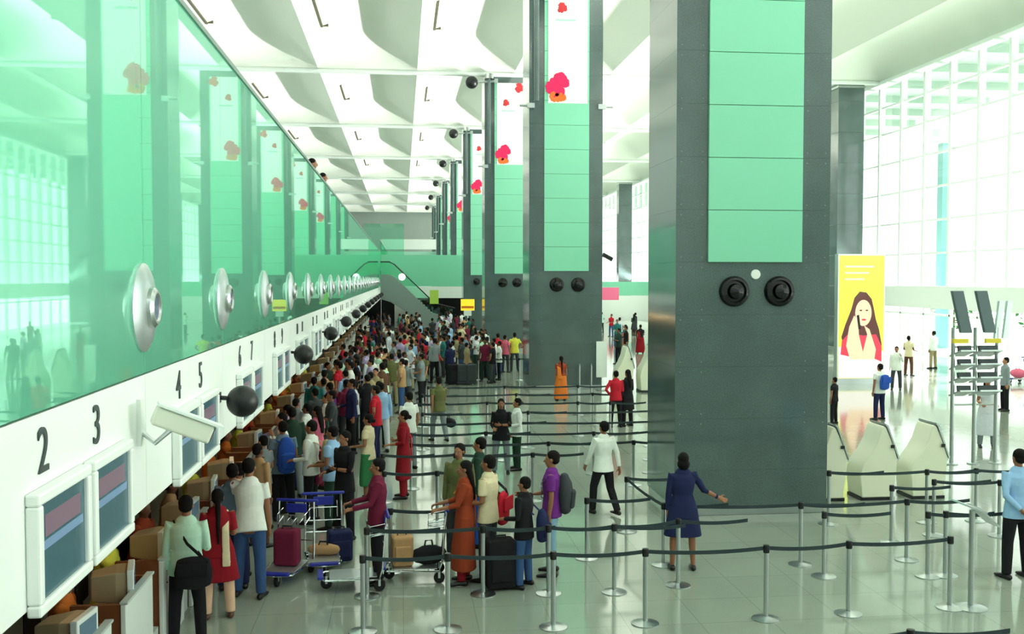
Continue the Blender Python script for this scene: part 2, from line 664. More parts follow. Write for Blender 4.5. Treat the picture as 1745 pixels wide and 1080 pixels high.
pillars = []
for i in range(0, 8):
    yf = BAY0 + i * BAY
    if yf > END - 5:
        break
    t = thing('pillar', 'dark granite pillar with tall mint panels, %s from the camera' % nth(i), 'pillar', (0, yf, 0), group='inner row of granite pillars')
    top = 15.95
    body = MB()
    zz0 = 0.16
    seams = [0.16]
    z = 4.49
    while z - 0.92 > 0.3:
        z -= 0.92
    while z < top:
        seams.append(z)
        z += 0.92
    seams.append(top)
    for a, b2 in zip(seams[:-1], seams[1:]):
        if b2 - a < 0.02:
            continue
        body.box(CX0, CX1, 0, CD, a + 0.001, b2 - 0.001)
    bo = body.build('granite_cladding', M_gran, t)
    MB().box(CX0 + 0.03, CX1 - 0.03, 0.03, CD - 0.03, 0.005, 0.17).build('plinth', M_steel, t)
    if i < 4:
        bt = MB()
        for z in seams[2:-1]:
            for x in (CX0 + 0.09, CX0 + 0.47, CX1 - 0.09, CX1 - 0.43):
                bt.cbox((x, -0.005, z + 0.09), (0.016, 0.008, 0.016))
                bt.cbox((x, -0.005, z - 0.09), (0.016, 0.008, 0.016))
        bt.build('fixing_bolts', mat('dull_bolt', (120, 132, 134), 0.5, 0.5), t)['kind'] = 'stuff'
    # mint cladding on the face
    pn = MB()
    z = 4.49
    while z < 15.4:
        z2 = min(z + 0.913, 15.5)
        pn.box(PX0, PX1, -0.06, -0.001, z + 0.006, z2 - 0.006)
        z = z2
    pn.build('mint_panel', M_mint, t)
    # poster
    if i < 6:
        ps = MB().box(PX0 + 0.14, PX1 - 0.07, -0.075, -0.061, 10.78, 15.45).build('poster', M_poster, t)
        for (cx, cz, r, m, sd_) in ((5.82, 11.45, 0.46, M_pink, 1), (5.72, 10.98, 0.22, M_orange, 2), (5.98, 11.0, 0.17, M_orange, 3), (6.78, 15.2, 0.3, M_redd, 4), (5.98, 14.3, 0.2, M_redd, 5)):
            f = flower(cx, cz, r, -0.076, t, sd_)
            f.build('flower_print' if r > 0.21 else 'print', m, ps)
        MB().box(5.75, 6.5, -0.078, -0.0755, 13.82, 13.90).build('caption_line', mat('caption_grey', (170, 200, 196), 0.5), ps)
    # two black air nozzles
    for x in (5.81, 6.63):
        Mx = Matrix.Rotation(R(90), 4, 'X')
        nz = MB().lathe([(0.27, 0.0), (0.27, 0.05), (0.24, 0.09), (0.20, 0.10), (0.19, 0.06), (0.14, 0.07), (0.12, 0.16), (0.03, 0.20)], (x, 0, 3.98), 28, Mx)
        nz.build('air_nozzle', M_blackgloss, t, smooth='auto')
    if i == 0:
        MB().lathe([(0.085, 0), (0.085, 0.03), (0.02, 0.035)], (6.2, 0, 4.28), 20, Matrix.Rotation(R(90), 4, 'X')).build('white_disc', M_white, t, smooth='auto')
    # brackets
    for x, sgn in ((CX0 + 0.05, -1), (CX1 - 0.05, 1)):
        b3 = MB()
        b3.box(x - 0.14, x + 0.14, -0.14, 0.02, 10.58, 10.76)
        b3.tube([(x + sgn * 0.1, -0.07, 10.67), (x + sgn * 0.42, -0.07, 10.67)], 0.05)
        b3.build('bracket', M_alu, t)
    # pipe head and speaker arm at the top
    hd = MB()
    hd.tube([(5.0, -0.28, 10.8), (5.0, -0.28, 15.7)], 0.10, 12)
    hd.build('standpipe', M_gran, t, smooth='auto')
    MB().lathe([(0.26, 15.62), (0.26, 15.74), (0.24, 15.76), (0.24, 15.9), (0.1, 15.93)], (5.0, -0.28, 0), 20).build('pipe_cap', M_steel, t, smooth='auto')
    if i > 1:
        MB().ball((4.0, -0.28, 15.4), 0.36, 20).build('speaker_ball', M_black, t, smooth=True)
        MB().tube([(4.3, -0.28, 15.42), (5.5, -0.28, 15.5)], 0.06).build('speaker_arm', M_alu, t, smooth='auto')
        MB().cbox((5.4, -0.28, 15.52), (0.2, 0.2, 0.22)).build('arm_clamp', M_alu, t)
    pillars.append(t)

for i in range(2, 8):
    yf = BAY0 + i * BAY
    if yf > END - 5 or i == 3:
        continue
    t = thing('pillar', 'slim dark pillar beside the tall windows, level with the %s inner pillar' % nth(i), 'pillar', (26.0, yf, 0), group='outer row of slim pillars')
    body = MB()
    z = 0.1
    while z < 15.8:
        z2 = min(z + 1.84, 15.9)
        body.box(0, 1.6, 0, 1.2, z + 0.004, z2 - 0.004)
        z = z2
    body.build('granite_cladding', M_gran, t)
    MB().box(-0.03, 1.63, -0.03, 1.23, 0, 0.1).build('plinth', M_steel, t)
    MB().box(-0.04, 1.64, -0.04, 1.24, 15.62, 15.74).build('collar', M_steel, t)

# small black camera on the right edge of the second pillar
t = thing('security_camera', 'small black camera sticking out of the right edge of the second pillar', 'camera', (7.57, BAY0 + BAY + 0.1, 5.05))
MB().tube([(0, 0, 0), (0.14, -0.02, 0)], 0.02).build('bracket', M_black, t)
MB().cbox((0.2, -0.05, -0.02), (0.42, 0.14, 0.14), ry=R(28)).build('housing', M_black, t)

# ------------------------------------------------------------------ left wall fittings
MX = Matrix.Rotation(R(90), 4, 'Y')
disc0 = thing('air_diffuser', 'round chrome air nozzle on the green wall, nearest of the row', 'air nozzle', (WX, 4.2, 4.0), group='chrome air nozzles along the green wall')
MB().lathe([(0.31, 0.0), (0.31, 0.015), (0.27, 0.035), (0.19, 0.052), (0.145, 0.06)], (0, 0, 0), 40, MX).build('dish', M_alu, disc0, smooth='auto')
MB().lathe([(0.145, 0.055), (0.14, 0.085), (0.115, 0.105), (0.10, 0.105), (0.09, 0.085)], (0, 0, 0), 28, MX).build('nozzle', M_steel, disc0, smooth='auto')
MB().lathe([(0.10, 0.086), (0.10, 0.09)], (0, 0, 0), 24, MX).build('opening', mat('nozzle_blue_grey', (66, 78, 104), 0.4), disc0)
for k in range(1, 25):
    y = 7.2 + 3.07 * (k - 1)
    if y > 82:
        break
    dup(disc0, (WX, y, 4.0), 0, 'round chrome air nozzle on the green wall, %s of the row from the camera' % nth(k))

M_scr = mat('screen_green_dark', (52, 84, 92), 0.25, emit=(52, 84, 92), estr=0.25)
M_scr2 = mat('screen_red_band', (108, 88, 102), 0.3, emit=(108, 88, 102), estr=0.25)
M_scr3 = mat('screen_blue_stripe', (100, 128, 156), 0.3, emit=(100, 128, 156), estr=0.25)


def make_screen():
    t = thing('display_screen', 'x', 'display screen')
    # faces +X ; origin at the centre on the wall
    fb = MB()
    W, Hh, D = 0.41, 0.30, 0.07
    for (a, b, c, d) in ((-W, W, 0.24, Hh), (-W, W, -Hh, -0.24), (-W, -0.345, -0.24, 0.24), (0.345, W, -0.24, 0.24)):
        fb.box(0, D, a, b, c, d)
    bevel(fb.build('bezel', M_white, t), 0.012)
    MB().box(0.0, 0.045, -0.345, 0.345, -0.24, 0.24).build('panel', M_scr, t)
    MB().box(0.0455, 0.047, -0.27, 0.27, 0.06, 0.17).build('red_header', M_scr2, t)
    MB().box(0.0455, 0.047, -0.31, 0.31, 0.0, 0.045).build('blue_stripe', M_scr3, t)
    return t


scr0 = make_screen()
NUM = 0


def text_mesh(s, size, m):
    cu = bpy.data.curves.new('digit', 'FONT')
    cu.body = s
    cu.size = size
    cu.extrude = 0.004
    cu.align_x = 'CENTER'
    cu.align_y = 'CENTER'
    ob = bpy.data.objects.new('tmp', cu)
    C.objects.link(ob)
    dg = bpy.context.evaluated_depsgraph_get()
    me = bpy.data.meshes.new_from_object(ob.evaluated_get(dg))
    bpy.data.objects.remove(ob)
    me.materials.clear()
    me.materials.append(m)
    return me




def NUMW(n):
    ones = 'zero one two three four five six seven eight nine ten eleven twelve thirteen fourteen fifteen sixteen seventeen eighteen nineteen'.split()
    return ones[n] if n < 20 else TENS[n // 10 - 2] + ('-' + ones[n % 10] if n % 10 else '')


M_digit = mat('digit_grey', (58, 68, 68), 0.5)
n = 0
for k in range(0, 26):
    for j, dy in enumerate((0.0, 0.88)):
        y = 5.37 + 3.06 * k + dy
        if y > 84:
            continue
        o = scr0 if n == 0 else copy_tree(scr0)
        o.location = (WX, y, 2.865)
        num = n + 2
        o['label'] = 'flat display screen on the white fascia under the number ' + NUMW(num)
        o['group'] = 'pairs of display screens on the white fascia'
        if n < 22:
            d = bpy.data.objects.new('counter_number', text_mesh(str(num), 0.33 if num < 10 else 0.26, M_digit))
            C.objects.link(d)
            d.location = (WX + 0.006, y - 0.16, 3.33)
            d.rotation_euler = (R(90), 0, R(90))
            tag(d, 'dark grey number ' + NUMW(num) + ' painted on the white fascia', 'number', 'counter numbers on the fascia')
        n += 1

ball0 = thing('ball_speaker', 'black ball loudspeaker on the white fascia, nearest of the row', 'speaker', (WX, 9.98, 3.0), group='black ball loudspeakers along the fascia')
MB().ball((0.24, 0.0, 0), 0.155, 24).build('ball', M_black, ball0, smooth=True)
MB().tube([(0.0, 0, 0.04), (0.12, 0, 0.03)], 0.022).build('arm', M_black, ball0, smooth='auto')
MB().cbox((0.015, 0, 0.04), (0.03, 0.1, 0.1)).build('mount', M_black, ball0)
for k in range(1, 13):
    y = 9.98 + 6.12 * k
    dup(ball0, (WX, y, 3.0), 0, 'black ball loudspeaker on the white fascia, %s of the row from the camera' % nth(k))

# white security camera in a long housing
cc = thing('security_camera', 'long white security camera on a bracket above the near screens', 'camera', (WX, 7.05, 3.2))
MB().cbox((0.015, 0, 0.02), (0.03, 0.12, 0.32)).build('wall_plate', M_white, cc)
b = MB()
b.tube([(0.02, 0, -0.05), (0.12, -0.04, -0.12), (0.24, -0.12, -0.02)], 0.018)
b.build('bracket', M_alu, cc, smooth='auto')
hx = MB()
Mh = Matrix.Translation((0.32, -0.12, 0.02)) @ Vector((0.33, 0.10, -0.15)).to_track_quat('Y', 'Z').to_matrix().to_4x4()
hx.box(-0.075, 0.075, -0.20, 0.20, -0.07, 0.06, Mh)
bevel(hx.build('housing', mat('camera_white', (222, 226, 210), 0.4), cc), 0.02, 3)
hv = MB().box(-0.09, 0.09, -0.2, 0.25, 0.062, 0.078, Mh)
hv.build('sun_hood', M_white, cc)
ln = MB().box(-0.055, 0.055, 0.201, 0.205, -0.05, 0.05, Mh)
ln.build('lens_window', M_blackgloss, cc)

# ------------------------------------------------------------------ counters
M_amber = mat('amber_panel', (216, 150, 62), 0.4)


def make_counter():
    t = thing('check_in_counter', 'x', 'counter')
    # origin on the floor at the front face; front faces +X, width along Y 1.5
    MB().box(-0.5, -0.02, 0.02, 0.08, 0, 1.02).build('end_panel', M_brown, t)
    MB().box(-0.5, -0.02, 0.98, 1.04, 0, 1.02).build('end_panel', M_brown, t)
    bevel(MB().box(-0.02, 0.03, 0.0, 1.06, 0, 1.02).build('front_panel', M_white, t), 0.008)
    MB().box(-0.5, -0.02, 0.085, 0.975, 0.74, 0.78).build('desk_top', M_beige, t)
    bevel(MB().box(-0.03, 0.05, 0.0, 1.06, 1.025, 1.05).build('ledge', M_grey, t), 0.006)
    MB().box(-0.45, -0.02, 1.08, 1.48, 0.0, 0.3).build('weighing_belt', M_grey, t)
    return t


def make_monitor():
    t = thing('computer_monitor', 'x', 'monitor')
    # screen looks along +Y; origin on the desk
    a = MB()
    a.rings([[(-0.19, -0.05, 0.12), (0.19, -0.05, 0.12), (0.19, -0.05, 0.44), (-0.19, -0.05, 0.44)],
             [(-0.19, -0.16, 0.12), (0.19, -0.16, 0.12), (0.19, -0.16, 0.44), (-0.19, -0.16, 0.44)],
             [(-0.14, -0.40, 0.15), (0.14, -0.40, 0.15), (0.14, -0.40, 0.40), (-0.14, -0.40, 0.40)]])
    bevel(a.build('casing', M_beige, t), 0.018, 3)
    bevel(MB().box(-0.215, 0.215, -0.052, 0.015, 0.095, 0.465).build('bezel', M_white, t), 0.01)
    MB().box(-0.17, 0.17, 0.0155, 0.018, 0.14, 0.42).build('screen', mat('monitor_screen', (72, 96, 110), 0.2, emit=(72, 96, 110), estr=0.3), t)
    MB().lathe([(0.13, 0), (0.13, 0.02), (0.05, 0.04), (0.05, 0.13)], (0, -0.2, 0), 16).build('stand', M_beige, t, smooth='auto')
    return t


CFX = -2.72
ctr0, mon0 = make_counter(), make_monitor()
cnt_y = [6.9 + 1.53 * k for k in range(50)]
for k, y in enumerate(cnt_y):
    o = ctr0 if k == 0 else copy_tree(ctr0)
    o.location = (CFX, y, 0)
    o['label'] = 'white fronted check-in counter with brown ends, %s of the row from the camera' % nth(k)
    o['group'] = 'row of check-in counters under the fascia'
    if k > 6 and k % 2:
        continue
    o = mon0 if k == 0 else copy_tree(mon0)
    o.location = (CFX - 0.06, y + 0.62, 0.785)
    o.rotation_euler = (0, 0, R(-90 + random.Random(k).uniform(-10, 14)))
    o['label'] = 'beige desktop monitor on the %s check-in counter from the camera' % nth(k)
    o['group'] = 'desktop monitors on the check-in counters'
# warm task lamps over the desks, as seen glowing far down the row
for k in range(2, 30, 3):
    y = 7.4 + 1.53 * k * 1.2
    if y > 70:
        break
    l = bpy.data.lights.new('desk_lamp_glow', 'POINT')
    l.energy = 9
    l.color = (1.0, 0.62, 0.25)
    l.shadow_soft_size = 0.08
    o = bpy.data.objects.new('desk_lamp_glow', l)
    C.objects.link(o)
    o.location = (-3.6, y, 2.3)

#@@PEOPLE@@
# ------------------------------------------------------------------ people
def V(*a):
    return Vector(a)


def hand(mb, w, d, n, side, curl, fat=1.0):
    """palm, four bent fingers and a thumb. d: along the hand, n: the way the palm looks, side: towards the thumb"""
    d = d.normalized()
    n = (n - d * n.dot(d)).normalized()
    lat = d.cross(n)
    if lat.dot(side) < 0:
        lat = -lat
    p0 = w
    p1 = w + d * 0.085
    mb.loft([(p0 - d * 0.02, 0.026, 0.019), (p0 + d * 0.02, 0.034, 0.016), (p1, 0.040, 0.013)], 12, lat=lat, rnd=(True, True))
    for off, ln in ((0.030, 0.068), (0.010, 0.078), (-0.010, 0.072), (-0.029, 0.056)):
        a = p1 + lat * off - d * 0.006
        pts, rad = [a], [0.0095 * fat]
        ang = curl * 0.5
        for q, k in ((0.45, 0.0092), (0.3, 0.0085), (0.25, 0.0075)):
            dd = d * math.cos(ang) + n * math.sin(ang)
            pts.append(pts[-1] + dd * (ln * q) + lat * (off * 0.06))
            rad.append(k * fat)
            ang += curl * 0.55
        mb.limb(pts, rad, 8)
    a = p0 + d * 0.03 + lat * 0.028
    t1 = a + (d * 0.55 + lat * 0.7 + n * 0.25).normalized() * 0.036
    t2 = t1 + (d * 0.85 + lat * 0.25 + n * (0.2 + 0.5 * curl)).normalized() * 0.030
    mb.limb([a - lat * 0.012, t1, t2], [0.013 * fat, 0.011 * fat, 0.009 * fat], 8)


def remeshed(mb, name, m, vox, ratio, smooth=2):
    me = mb.mesh(name, m)
    o = bpy.data.objects.new('tmp', me)
    C.objects.link(o)
    r = o.modifiers.new('r', 'REMESH')
    r.mode = 'VOXEL'
    r.voxel_size = vox
    r.use_smooth_shade = True
    if smooth:
        s = o.modifiers.new('s', 'SMOOTH')
        s.factor = 0.5
        s.iterations = smooth
    if ratio < 1:
        d = o.modifiers.new('d', 'DECIMATE')
        d.ratio = ratio
    dg = bpy.context.evaluated_depsgraph_get()
    out = bpy.data.meshes.new_from_object(o.evaluated_get(dg))
    bpy.data.objects.remove(o)
    bpy.data.meshes.remove(me)
    out.name = name
    out.polygons.foreach_set('use_smooth', [True] * len(out.polygons))
    if not out.materials:
        out.materials.append(m)
    return out


ARMS = {
    # upper arm dir, forearm dir (x is outwards, y forwards), curl
    'down': ((0.16, -0.03, -1), (0.05, 0.12, -1), 0.5),
    'relax': ((0.22, -0.08, -1), (0.02, 0.35, -1), 0.6),
    'bent': ((0.15, -0.02, -1), (-0.15, 1, -0.15), 0.7),
    'push': ((0.12, 0.42, -1), (-0.05, 1, -0.22), 1.1),
    'phone': ((0.25, 0.35, -1), (-0.35, 0.35, 1.0), 1.0),
    'strap': ((0.18, 0.25, -1), (-0.30, 0.35, 1.0), 1.2),
    'fold': ((0.15, 0.18, -1), (-1.0, 0.55, 0.1), 0.5),
    'hip': ((0.62, -0.2, -1), (-0.6, 0.35, -0.6), 0.6),
    'out': ((0.62, 0.25, -1), (0.95, 0.25, -0.5), 0.3),
    'back': ((0.22, -0.3, -1), (-0.62, -0.35, -0.7), 0.7),
    'reach': ((0.12, 0.8, -0.75), (0.0, 1, -0.35), 0.5),
    'swing_f': ((0.12, 0.38, -1), (0.02, 0.62, -1), 0.5),
    'swing_b': ((0.18, -0.42, -1), (0.06, -0.15, -1), 0.5),
}
LEGS = {
    'stand': (((0.10, 0.02, -1), (0.04, -0.02, -1)), ((0.10, 0.04, -1), (0.04, -0.05, -1))),
    'shift': (((0.16, 0.12, -1), (0.06, 0.0, -1)), ((0.06, -0.02, -1), (0.03, -0.03, -1))),
    'walk': (((0.05, 0.36, -1), (0.02, 0.05, -1)), ((0.04, -0.16, -1), (0.02, -0.55, -1))),
    'sit': (((0.15, 1, -0.05), (0.05, 0.05, -1)), ((0.15, 1, -0.05), (0.05, 0.05, -1))),
}


def figure(name, h=1.7, arms=('down', 'down'), legs='stand', lean=(0, 0), headturn=0, hair='short', top='shirt', sleeve=0.55, low='trousers', hem=None, woman=False,
           vox=0.009, ratio=0.35, belly=0.0, mats=None, shoes=True, eyes=True, collar=None, stole=None):
    """returns the person: a continuous body with hair and clothes as its children; faces +Y"""
    mats = mats or {}
    k = h / 1.7
    up = V(lean[0], lean[1], 1).normalized()
    pel = V(0, 0, 0.93)
    X = V(1, 0, 0)
    fwd = X.cross(up) * -1
    fwd = up.cross(X)
    sw = 0.163 if woman else 0.182
    J = {}
    neck = pel + up * 0.50
    hd_up = (up + V(0, 0, 1)).normalized()
    headc = neck + hd_up * 0.155
    feet_z = []
    for i, sx in enumerate((-1, 1)):
        td, sd_ = LEGS[legs][i]
        hip = pel + V(sx * 0.092, 0, -0.02)
        tdv = V(sx * td[0], td[1], td[2]).normalized()
        sdv = V(sx * sd_[0], sd_[1], sd_[2]).normalized()
        kn = hip + tdv * 0.42
        an = kn + sdv * 0.41
        J['leg', i] = (hip, kn, an)
        feet_z.append(an.z)
        ua, fa, curl = ARMS[arms[i]]
        sh = pel + up * 0.455 + V(sx * sw, 0, 0)
        uav = V(sx * ua[0], ua[1], ua[2]).normalized()
        fav = V(sx * fa[0], fa[1], fa[2]).normalized()
        el = sh + uav * 0.285
        wr = el + fav * 0.245
        J['arm', i] = (sh, el, wr, fav, curl)
    drop = min(feet_z) - 0.085
    T = Matrix.Diagonal((k, k, k, 1)) @ Matrix.Translation((0, 0, -drop))

    def done(mb, nm, m, vx=vox, rt=ratio, sm=2):
        mb.v = [tuple(T @ Vector(p)) for p in mb.v]
        return remeshed(mb, nm, m, vx, rt, sm)

    HR = Matrix.Rotation(R(headturn), 3, hd_up)
    hf = HR @ (hd_up.cross(X)).normalized() * 1.0
    if hf.y < 0 and abs(headturn) < 90:
        hf = -hf
    hx = hf.cross(hd_up)
    HM = Matrix((hx, hf, hd_up)).transposed()

    def HP(x, y, z):
        return headc + HM @ V(x, y, z)
    # --- body
    b = MB()
    H3 = HM
    b.ball(HP(0, -0.008, 0.028), (0.072, 0.090, 0.085), 16, H3)
    b.ball(HP(0, 0.022, -0.035), (0.056, 0.066, 0.070), 14, H3)
    b.ball(HP(0, 0.045, -0.085), (0.028, 0.030, 0.024), 10, H3)
    b.limb([HP(0, 0.082, 0.012), HP(0, 0.106, -0.024)], [0.008, 0.014], 8)
    b.ball(HP(0, 0.083, -0.052), (0.022, 0.010, 0.009), 8, H3)
    b.ball(HP(0, 0.074, 0.026), (0.05, 0.012, 0.011), 8, H3)
    for sx in (-1, 1):
        b.ball(HP(sx * 0.074, -0.002, -0.004), (0.012, 0.019, 0.030), 8, H3)
    b.loft([(neck - up * 0.06, 0.060, 0.058), (neck + up * 0.02, 0.050, 0.052), (headc - hd_up * 0.05, 0.048, 0.052)], 12, rnd=(True, True))
    wa = 0.115 if woman else 0.135
    hp = 0.165 if woman else 0.155
    TOR = [(-0.06, hp, 0.108), (0.02, hp, 0.112), (0.17, wa, 0.094 + belly), (0.32, 0.150 if woman else 0.165, 0.112), (0.42, 0.150 if woman else 0.168, 0.098), (0.475, 0.10, 0.07)]
    b.loft([(pel + up * t, rx, ry) for t, rx, ry in TOR], 18, lat=X, rnd=(True, True))
    for i, sx in enumerate((-1, 1)):
        sh, el, wr, fav, curl = J['arm', i]
        b.limb([pel + up * 0.43 + V(sx * 0.10, 0, 0), sh, sh.lerp(el, 0.4), el, el.lerp(wr, 0.35), wr], [0.05, 0.052, 0.045, 0.035, 0.036, 0.025], 12)
        inw = V(-sx, 0, 0) if abs(fav.x) < 0.7 else V(0, -0.4, 0.2)
        if fav.y > 0.6:
            inw = V(-sx * 0.5, 0, -1)
        hand(b, wr + fav * 0.008, fav, inw, V(0, 1, 0.3) if fav.y < 0.6 else V(-sx, 0, 0.6), curl, 1.0 if vox < 0.011 else 1.25)
        hip, kn, an = J['leg', i]
        b.limb([hip, hip.lerp(kn, 0.35), kn, kn.lerp(an, 0.3), an], [0.085, 0.076, 0.052, 0.052, 0.033], 14)
        b.loft([(an + V(0, -0.045, -0.045), 0.030, 0.032), (an + V(0, 0.05, -0.05), 0.036, 0.028), (an + V(sx * 0.01, 0.15, -0.065), 0.036, 0.015)], 10, lat=X, rnd=(True, True))
    body = bpy.data.objects.new('person', done(b, name, mats.get('skin')))
    C.objects.link(body)
    kids = []

    def child(nm, me):
        o = bpy.data.objects.new(nm, me)
        C.objects.link(o)
        o.parent = body
        kids.append(o)
        return o
    # --- hair
    hb = MB()
    if hair == 'bald':
        hb = None
    else:
        hb.ball(HP(0, -0.022, 0.045), (0.083, 0.094, 0.088), 18, H3)
        hb.ball(HP(0, -0.045, -0.005), (0.078, 0.066, 0.062), 14, H3)
        if hair == 'long':
            hb.loft([(HP(0, -0.05, 0.03), 0.078, 0.05), (HP(0, -0.085, -0.10), 0.082, 0.045), (neck - up * 0.10 - fwd * 0.115, 0.08, 0.032), (neck - up * 0.25 - fwd * 0.135, 0.05, 0.02)], 12, lat=X, rnd=(True, True))
        elif hair == 'braid':
            hb.limb([HP(0, -0.09, -0.03), neck - up * 0.02 - fwd * 0.10, neck - up * 0.2 - fwd * 0.145, neck - up * 0.42 - fwd * 0.13], [0.04, 0.034, 0.028, 0.014], 10)
        elif hair == 'bun':
            hb.ball(HP(0, -0.125, -0.01), 0.042, 12)
        elif hair == 'bob':
            hb.ball(HP(0, -0.045, -0.04), (0.095, 0.075, 0.085), 14, H3)
    if hb:
        child('hair', done(hb, 'hair', mats.get('hair'), vox * 1.1, ratio, 3))
    # --- top
    g = 0.016
    tb = MB()
    hem_t = {'shirt': -0.12, 'long': -0.2, 'jacket': -0.17, 'kurta': -0.1, 'dress': -0.1, 'crop': 0.05}.get(top, -0.12)
    ring = [(hem_t, hp + g + 0.034, 0.144 + (0.03 if legs == 'walk' else 0) + belly * 0.5)] + [(t, rx + g + (0.012 if t < 0.3 else 0.004), ry + g + 0.004) for t, rx, ry in TOR[1:]]
    tb.loft([(pel + up * t, rx, ry) for t, rx, ry in ring], 22, lat=X, rnd=(False, True))
    for i, sx in enumerate((-1, 1)):
        sh, el, wr, fav, curl = J['arm', i]
        pts = [pel + up * 0.435 + V(sx * 0.10, 0, 0), sh]
        rad = [0.056, 0.062]
        if sleeve <= 1:
            pts.append(sh.lerp(el, sleeve))
            rad.append(0.060)
        else:
            pts += [sh.lerp(el, 0.45), el, el.lerp(wr, min(1, sleeve - 1) * 0.98)]
            rad += [0.054, 0.046, 0.036]
        tb.limb(pts, rad, 14, (True, False))
    if top in ('kurta', 'dress'):
        hz = hem if hem is not None else 0.45
        skirt(tb, J, pel, up, hp, hz + drop, X, 0.028)
    if collar:
        tb.loft([(neck - up * 0.05, 0.078, 0.075), (neck + up * 0.015, 0.062, 0.064)], 14)
    child({'kurta': 'kurta', 'dress': 'dress', 'jacket': 'jacket'}.get(top, 'shirt'), done(tb, 'top', mats.get('top'), vox * 1.15, ratio))
    # --- lower
    lb = MB()
    if low == 'trousers' or low == 'jeans':
        lb.loft([(pel + up * 0.04, hp + 0.006, 0.112), (pel, hp + 0.012, 0.118), (pel + V(0, 0, -0.08), hp + 0.008, 0.112)], 18, lat=X, rnd=(False, True))
        for i, sx in enumerate((-1, 1)):
            hip, kn, an = J['leg', i]
            lb.limb([hip, hip.lerp(kn, 0.35), kn, kn.lerp(an, 0.35), an + (an - kn).normalized() * 0.015], [0.092, 0.090, 0.072, 0.070, 0.060], 16, (True, False))
        child('trousers', done(lb, 'low', mats.get('low'), vox * 1.15, ratio))
    elif low in ('skirt', 'sari'):
        lb.loft([(pel + up * 0.07, hp * 0.9, 0.112), (pel, hp + 0.018, 0.128)], 18, lat=X)
        skirt(lb, J, pel, up, hp, (hem if (hem is not None and low == 'skirt') else 0.06) + drop, X, 0.03)
        if low == 'sari':
            # the pleated end carried over the left shoulder
            lb.loft([(pel + up * 0.05 + X * 0.12 + fwd * 0.09, 0.10, 0.03), (pel + up * 0.28 + fwd * 0.115, 0.10, 0.028), (pel + up * 0.465 - X * 0.12 + fwd * 0.02, 0.06, 0.032),
                     (pel + up * 0.30 - X * 0.12 - fwd * 0.13, 0.08, 0.024), (pel - up * 0.1 - X * 0.10 - fwd * 0.16, 0.10, 0.022)], 12, lat=X)
        child('sari' if low == 'sari' else 'skirt', done(lb, 'low', mats.get('low'), vox * 1.15, ratio))
    if stole:
        st = MB()
        st.loft([(pel - up * 0.22 + X * 0.10 - fwd * 0.155, 0.055, 0.012), (pel + up * 0.25 + X * 0.09 - fwd * 0.14, 0.05, 0.014), (pel + up * 0.475 + X * 0.10, 0.045, 0.03), (pel + up * 0.3 + X * 0.06 + fwd * 0.145, 0.045, 0.014)], 10, lat=X)
        child('stole', done(st, 'stole', stole, vox, ratio))
    # --- shoes
    if shoes:
        for i, sx in enumerate((-1, 1)):
            hip, kn, an = J['leg', i]
            s_ = MB()
            s_.loft([(an + V(0, -0.055, -0.048), 0.040, 0.040), (an + V(0, 0.02, -0.046), 0.043, 0.042), (an + V(sx * 0.008, 0.11, -0.058), 0.047, 0.029), (an + V(sx * 0.01, 0.185, -0.066), 0.036, 0.019)], 12, lat=X, rnd=(True, True))
            s_.v = [tuple(T @ Vector(p)) for p in s_.v]
            child('shoe', s_.mesh('shoe', mats.get('shoe'), True))
    if eyes:
        for sx in (-1, 1):
            e = MB()
            e.ball(HP(sx * 0.030, 0.0815, 0.006), (0.011, 0.007, 0.006), 10, H3)
            e.m = 1
            e.ball(HP(sx * 0.030, 0.0875, 0.006), (0.006, 0.005, 0.006), 8, H3)
            e.v = [tuple(T @ Vector(p)) for p in e.v]
            child('eye', e.mesh('eye', [EYEW, EYED], True))
    KIDS[body.name] = kids
    body['drop'] = 0
    return body


def skirt(mb, J, pel, up, hp, zlow, X, marg):
    rows = []
    z = pel.z
    steps = 7
    for s in range(steps + 1):
        zz = pel.z - (pel.z - zlow) * s / steps
        xs, ys = [], []
        for i in (0, 1):
            hip, kn, an = J['leg', i]
            if zz > kn.z:
                p = hip.lerp(kn, max(0, min(1, (hip.z - zz) / (hip.z - kn.z))))
            else:
                p = kn.lerp(an, max(0, min(1, (kn.z - zz) / max(0.01, kn.z - an.z))))
            xs.append(p.x)
            ys.append(p.y)
        f = s / steps
        rx = max(hp * (1 - 0.15 * f), (max(xs) - min(xs)) / 2 + 0.085) + marg + 0.03 * f
        ry = (max(ys) - min(ys)) / 2 + 0.10 * (1 - 0.1 * f) + marg + 0.03 * f
        rows.append((V(sum(xs) / 2, sum(ys) / 2, zz), rx, ry))
    mb.loft(rows, 22, lat=X)


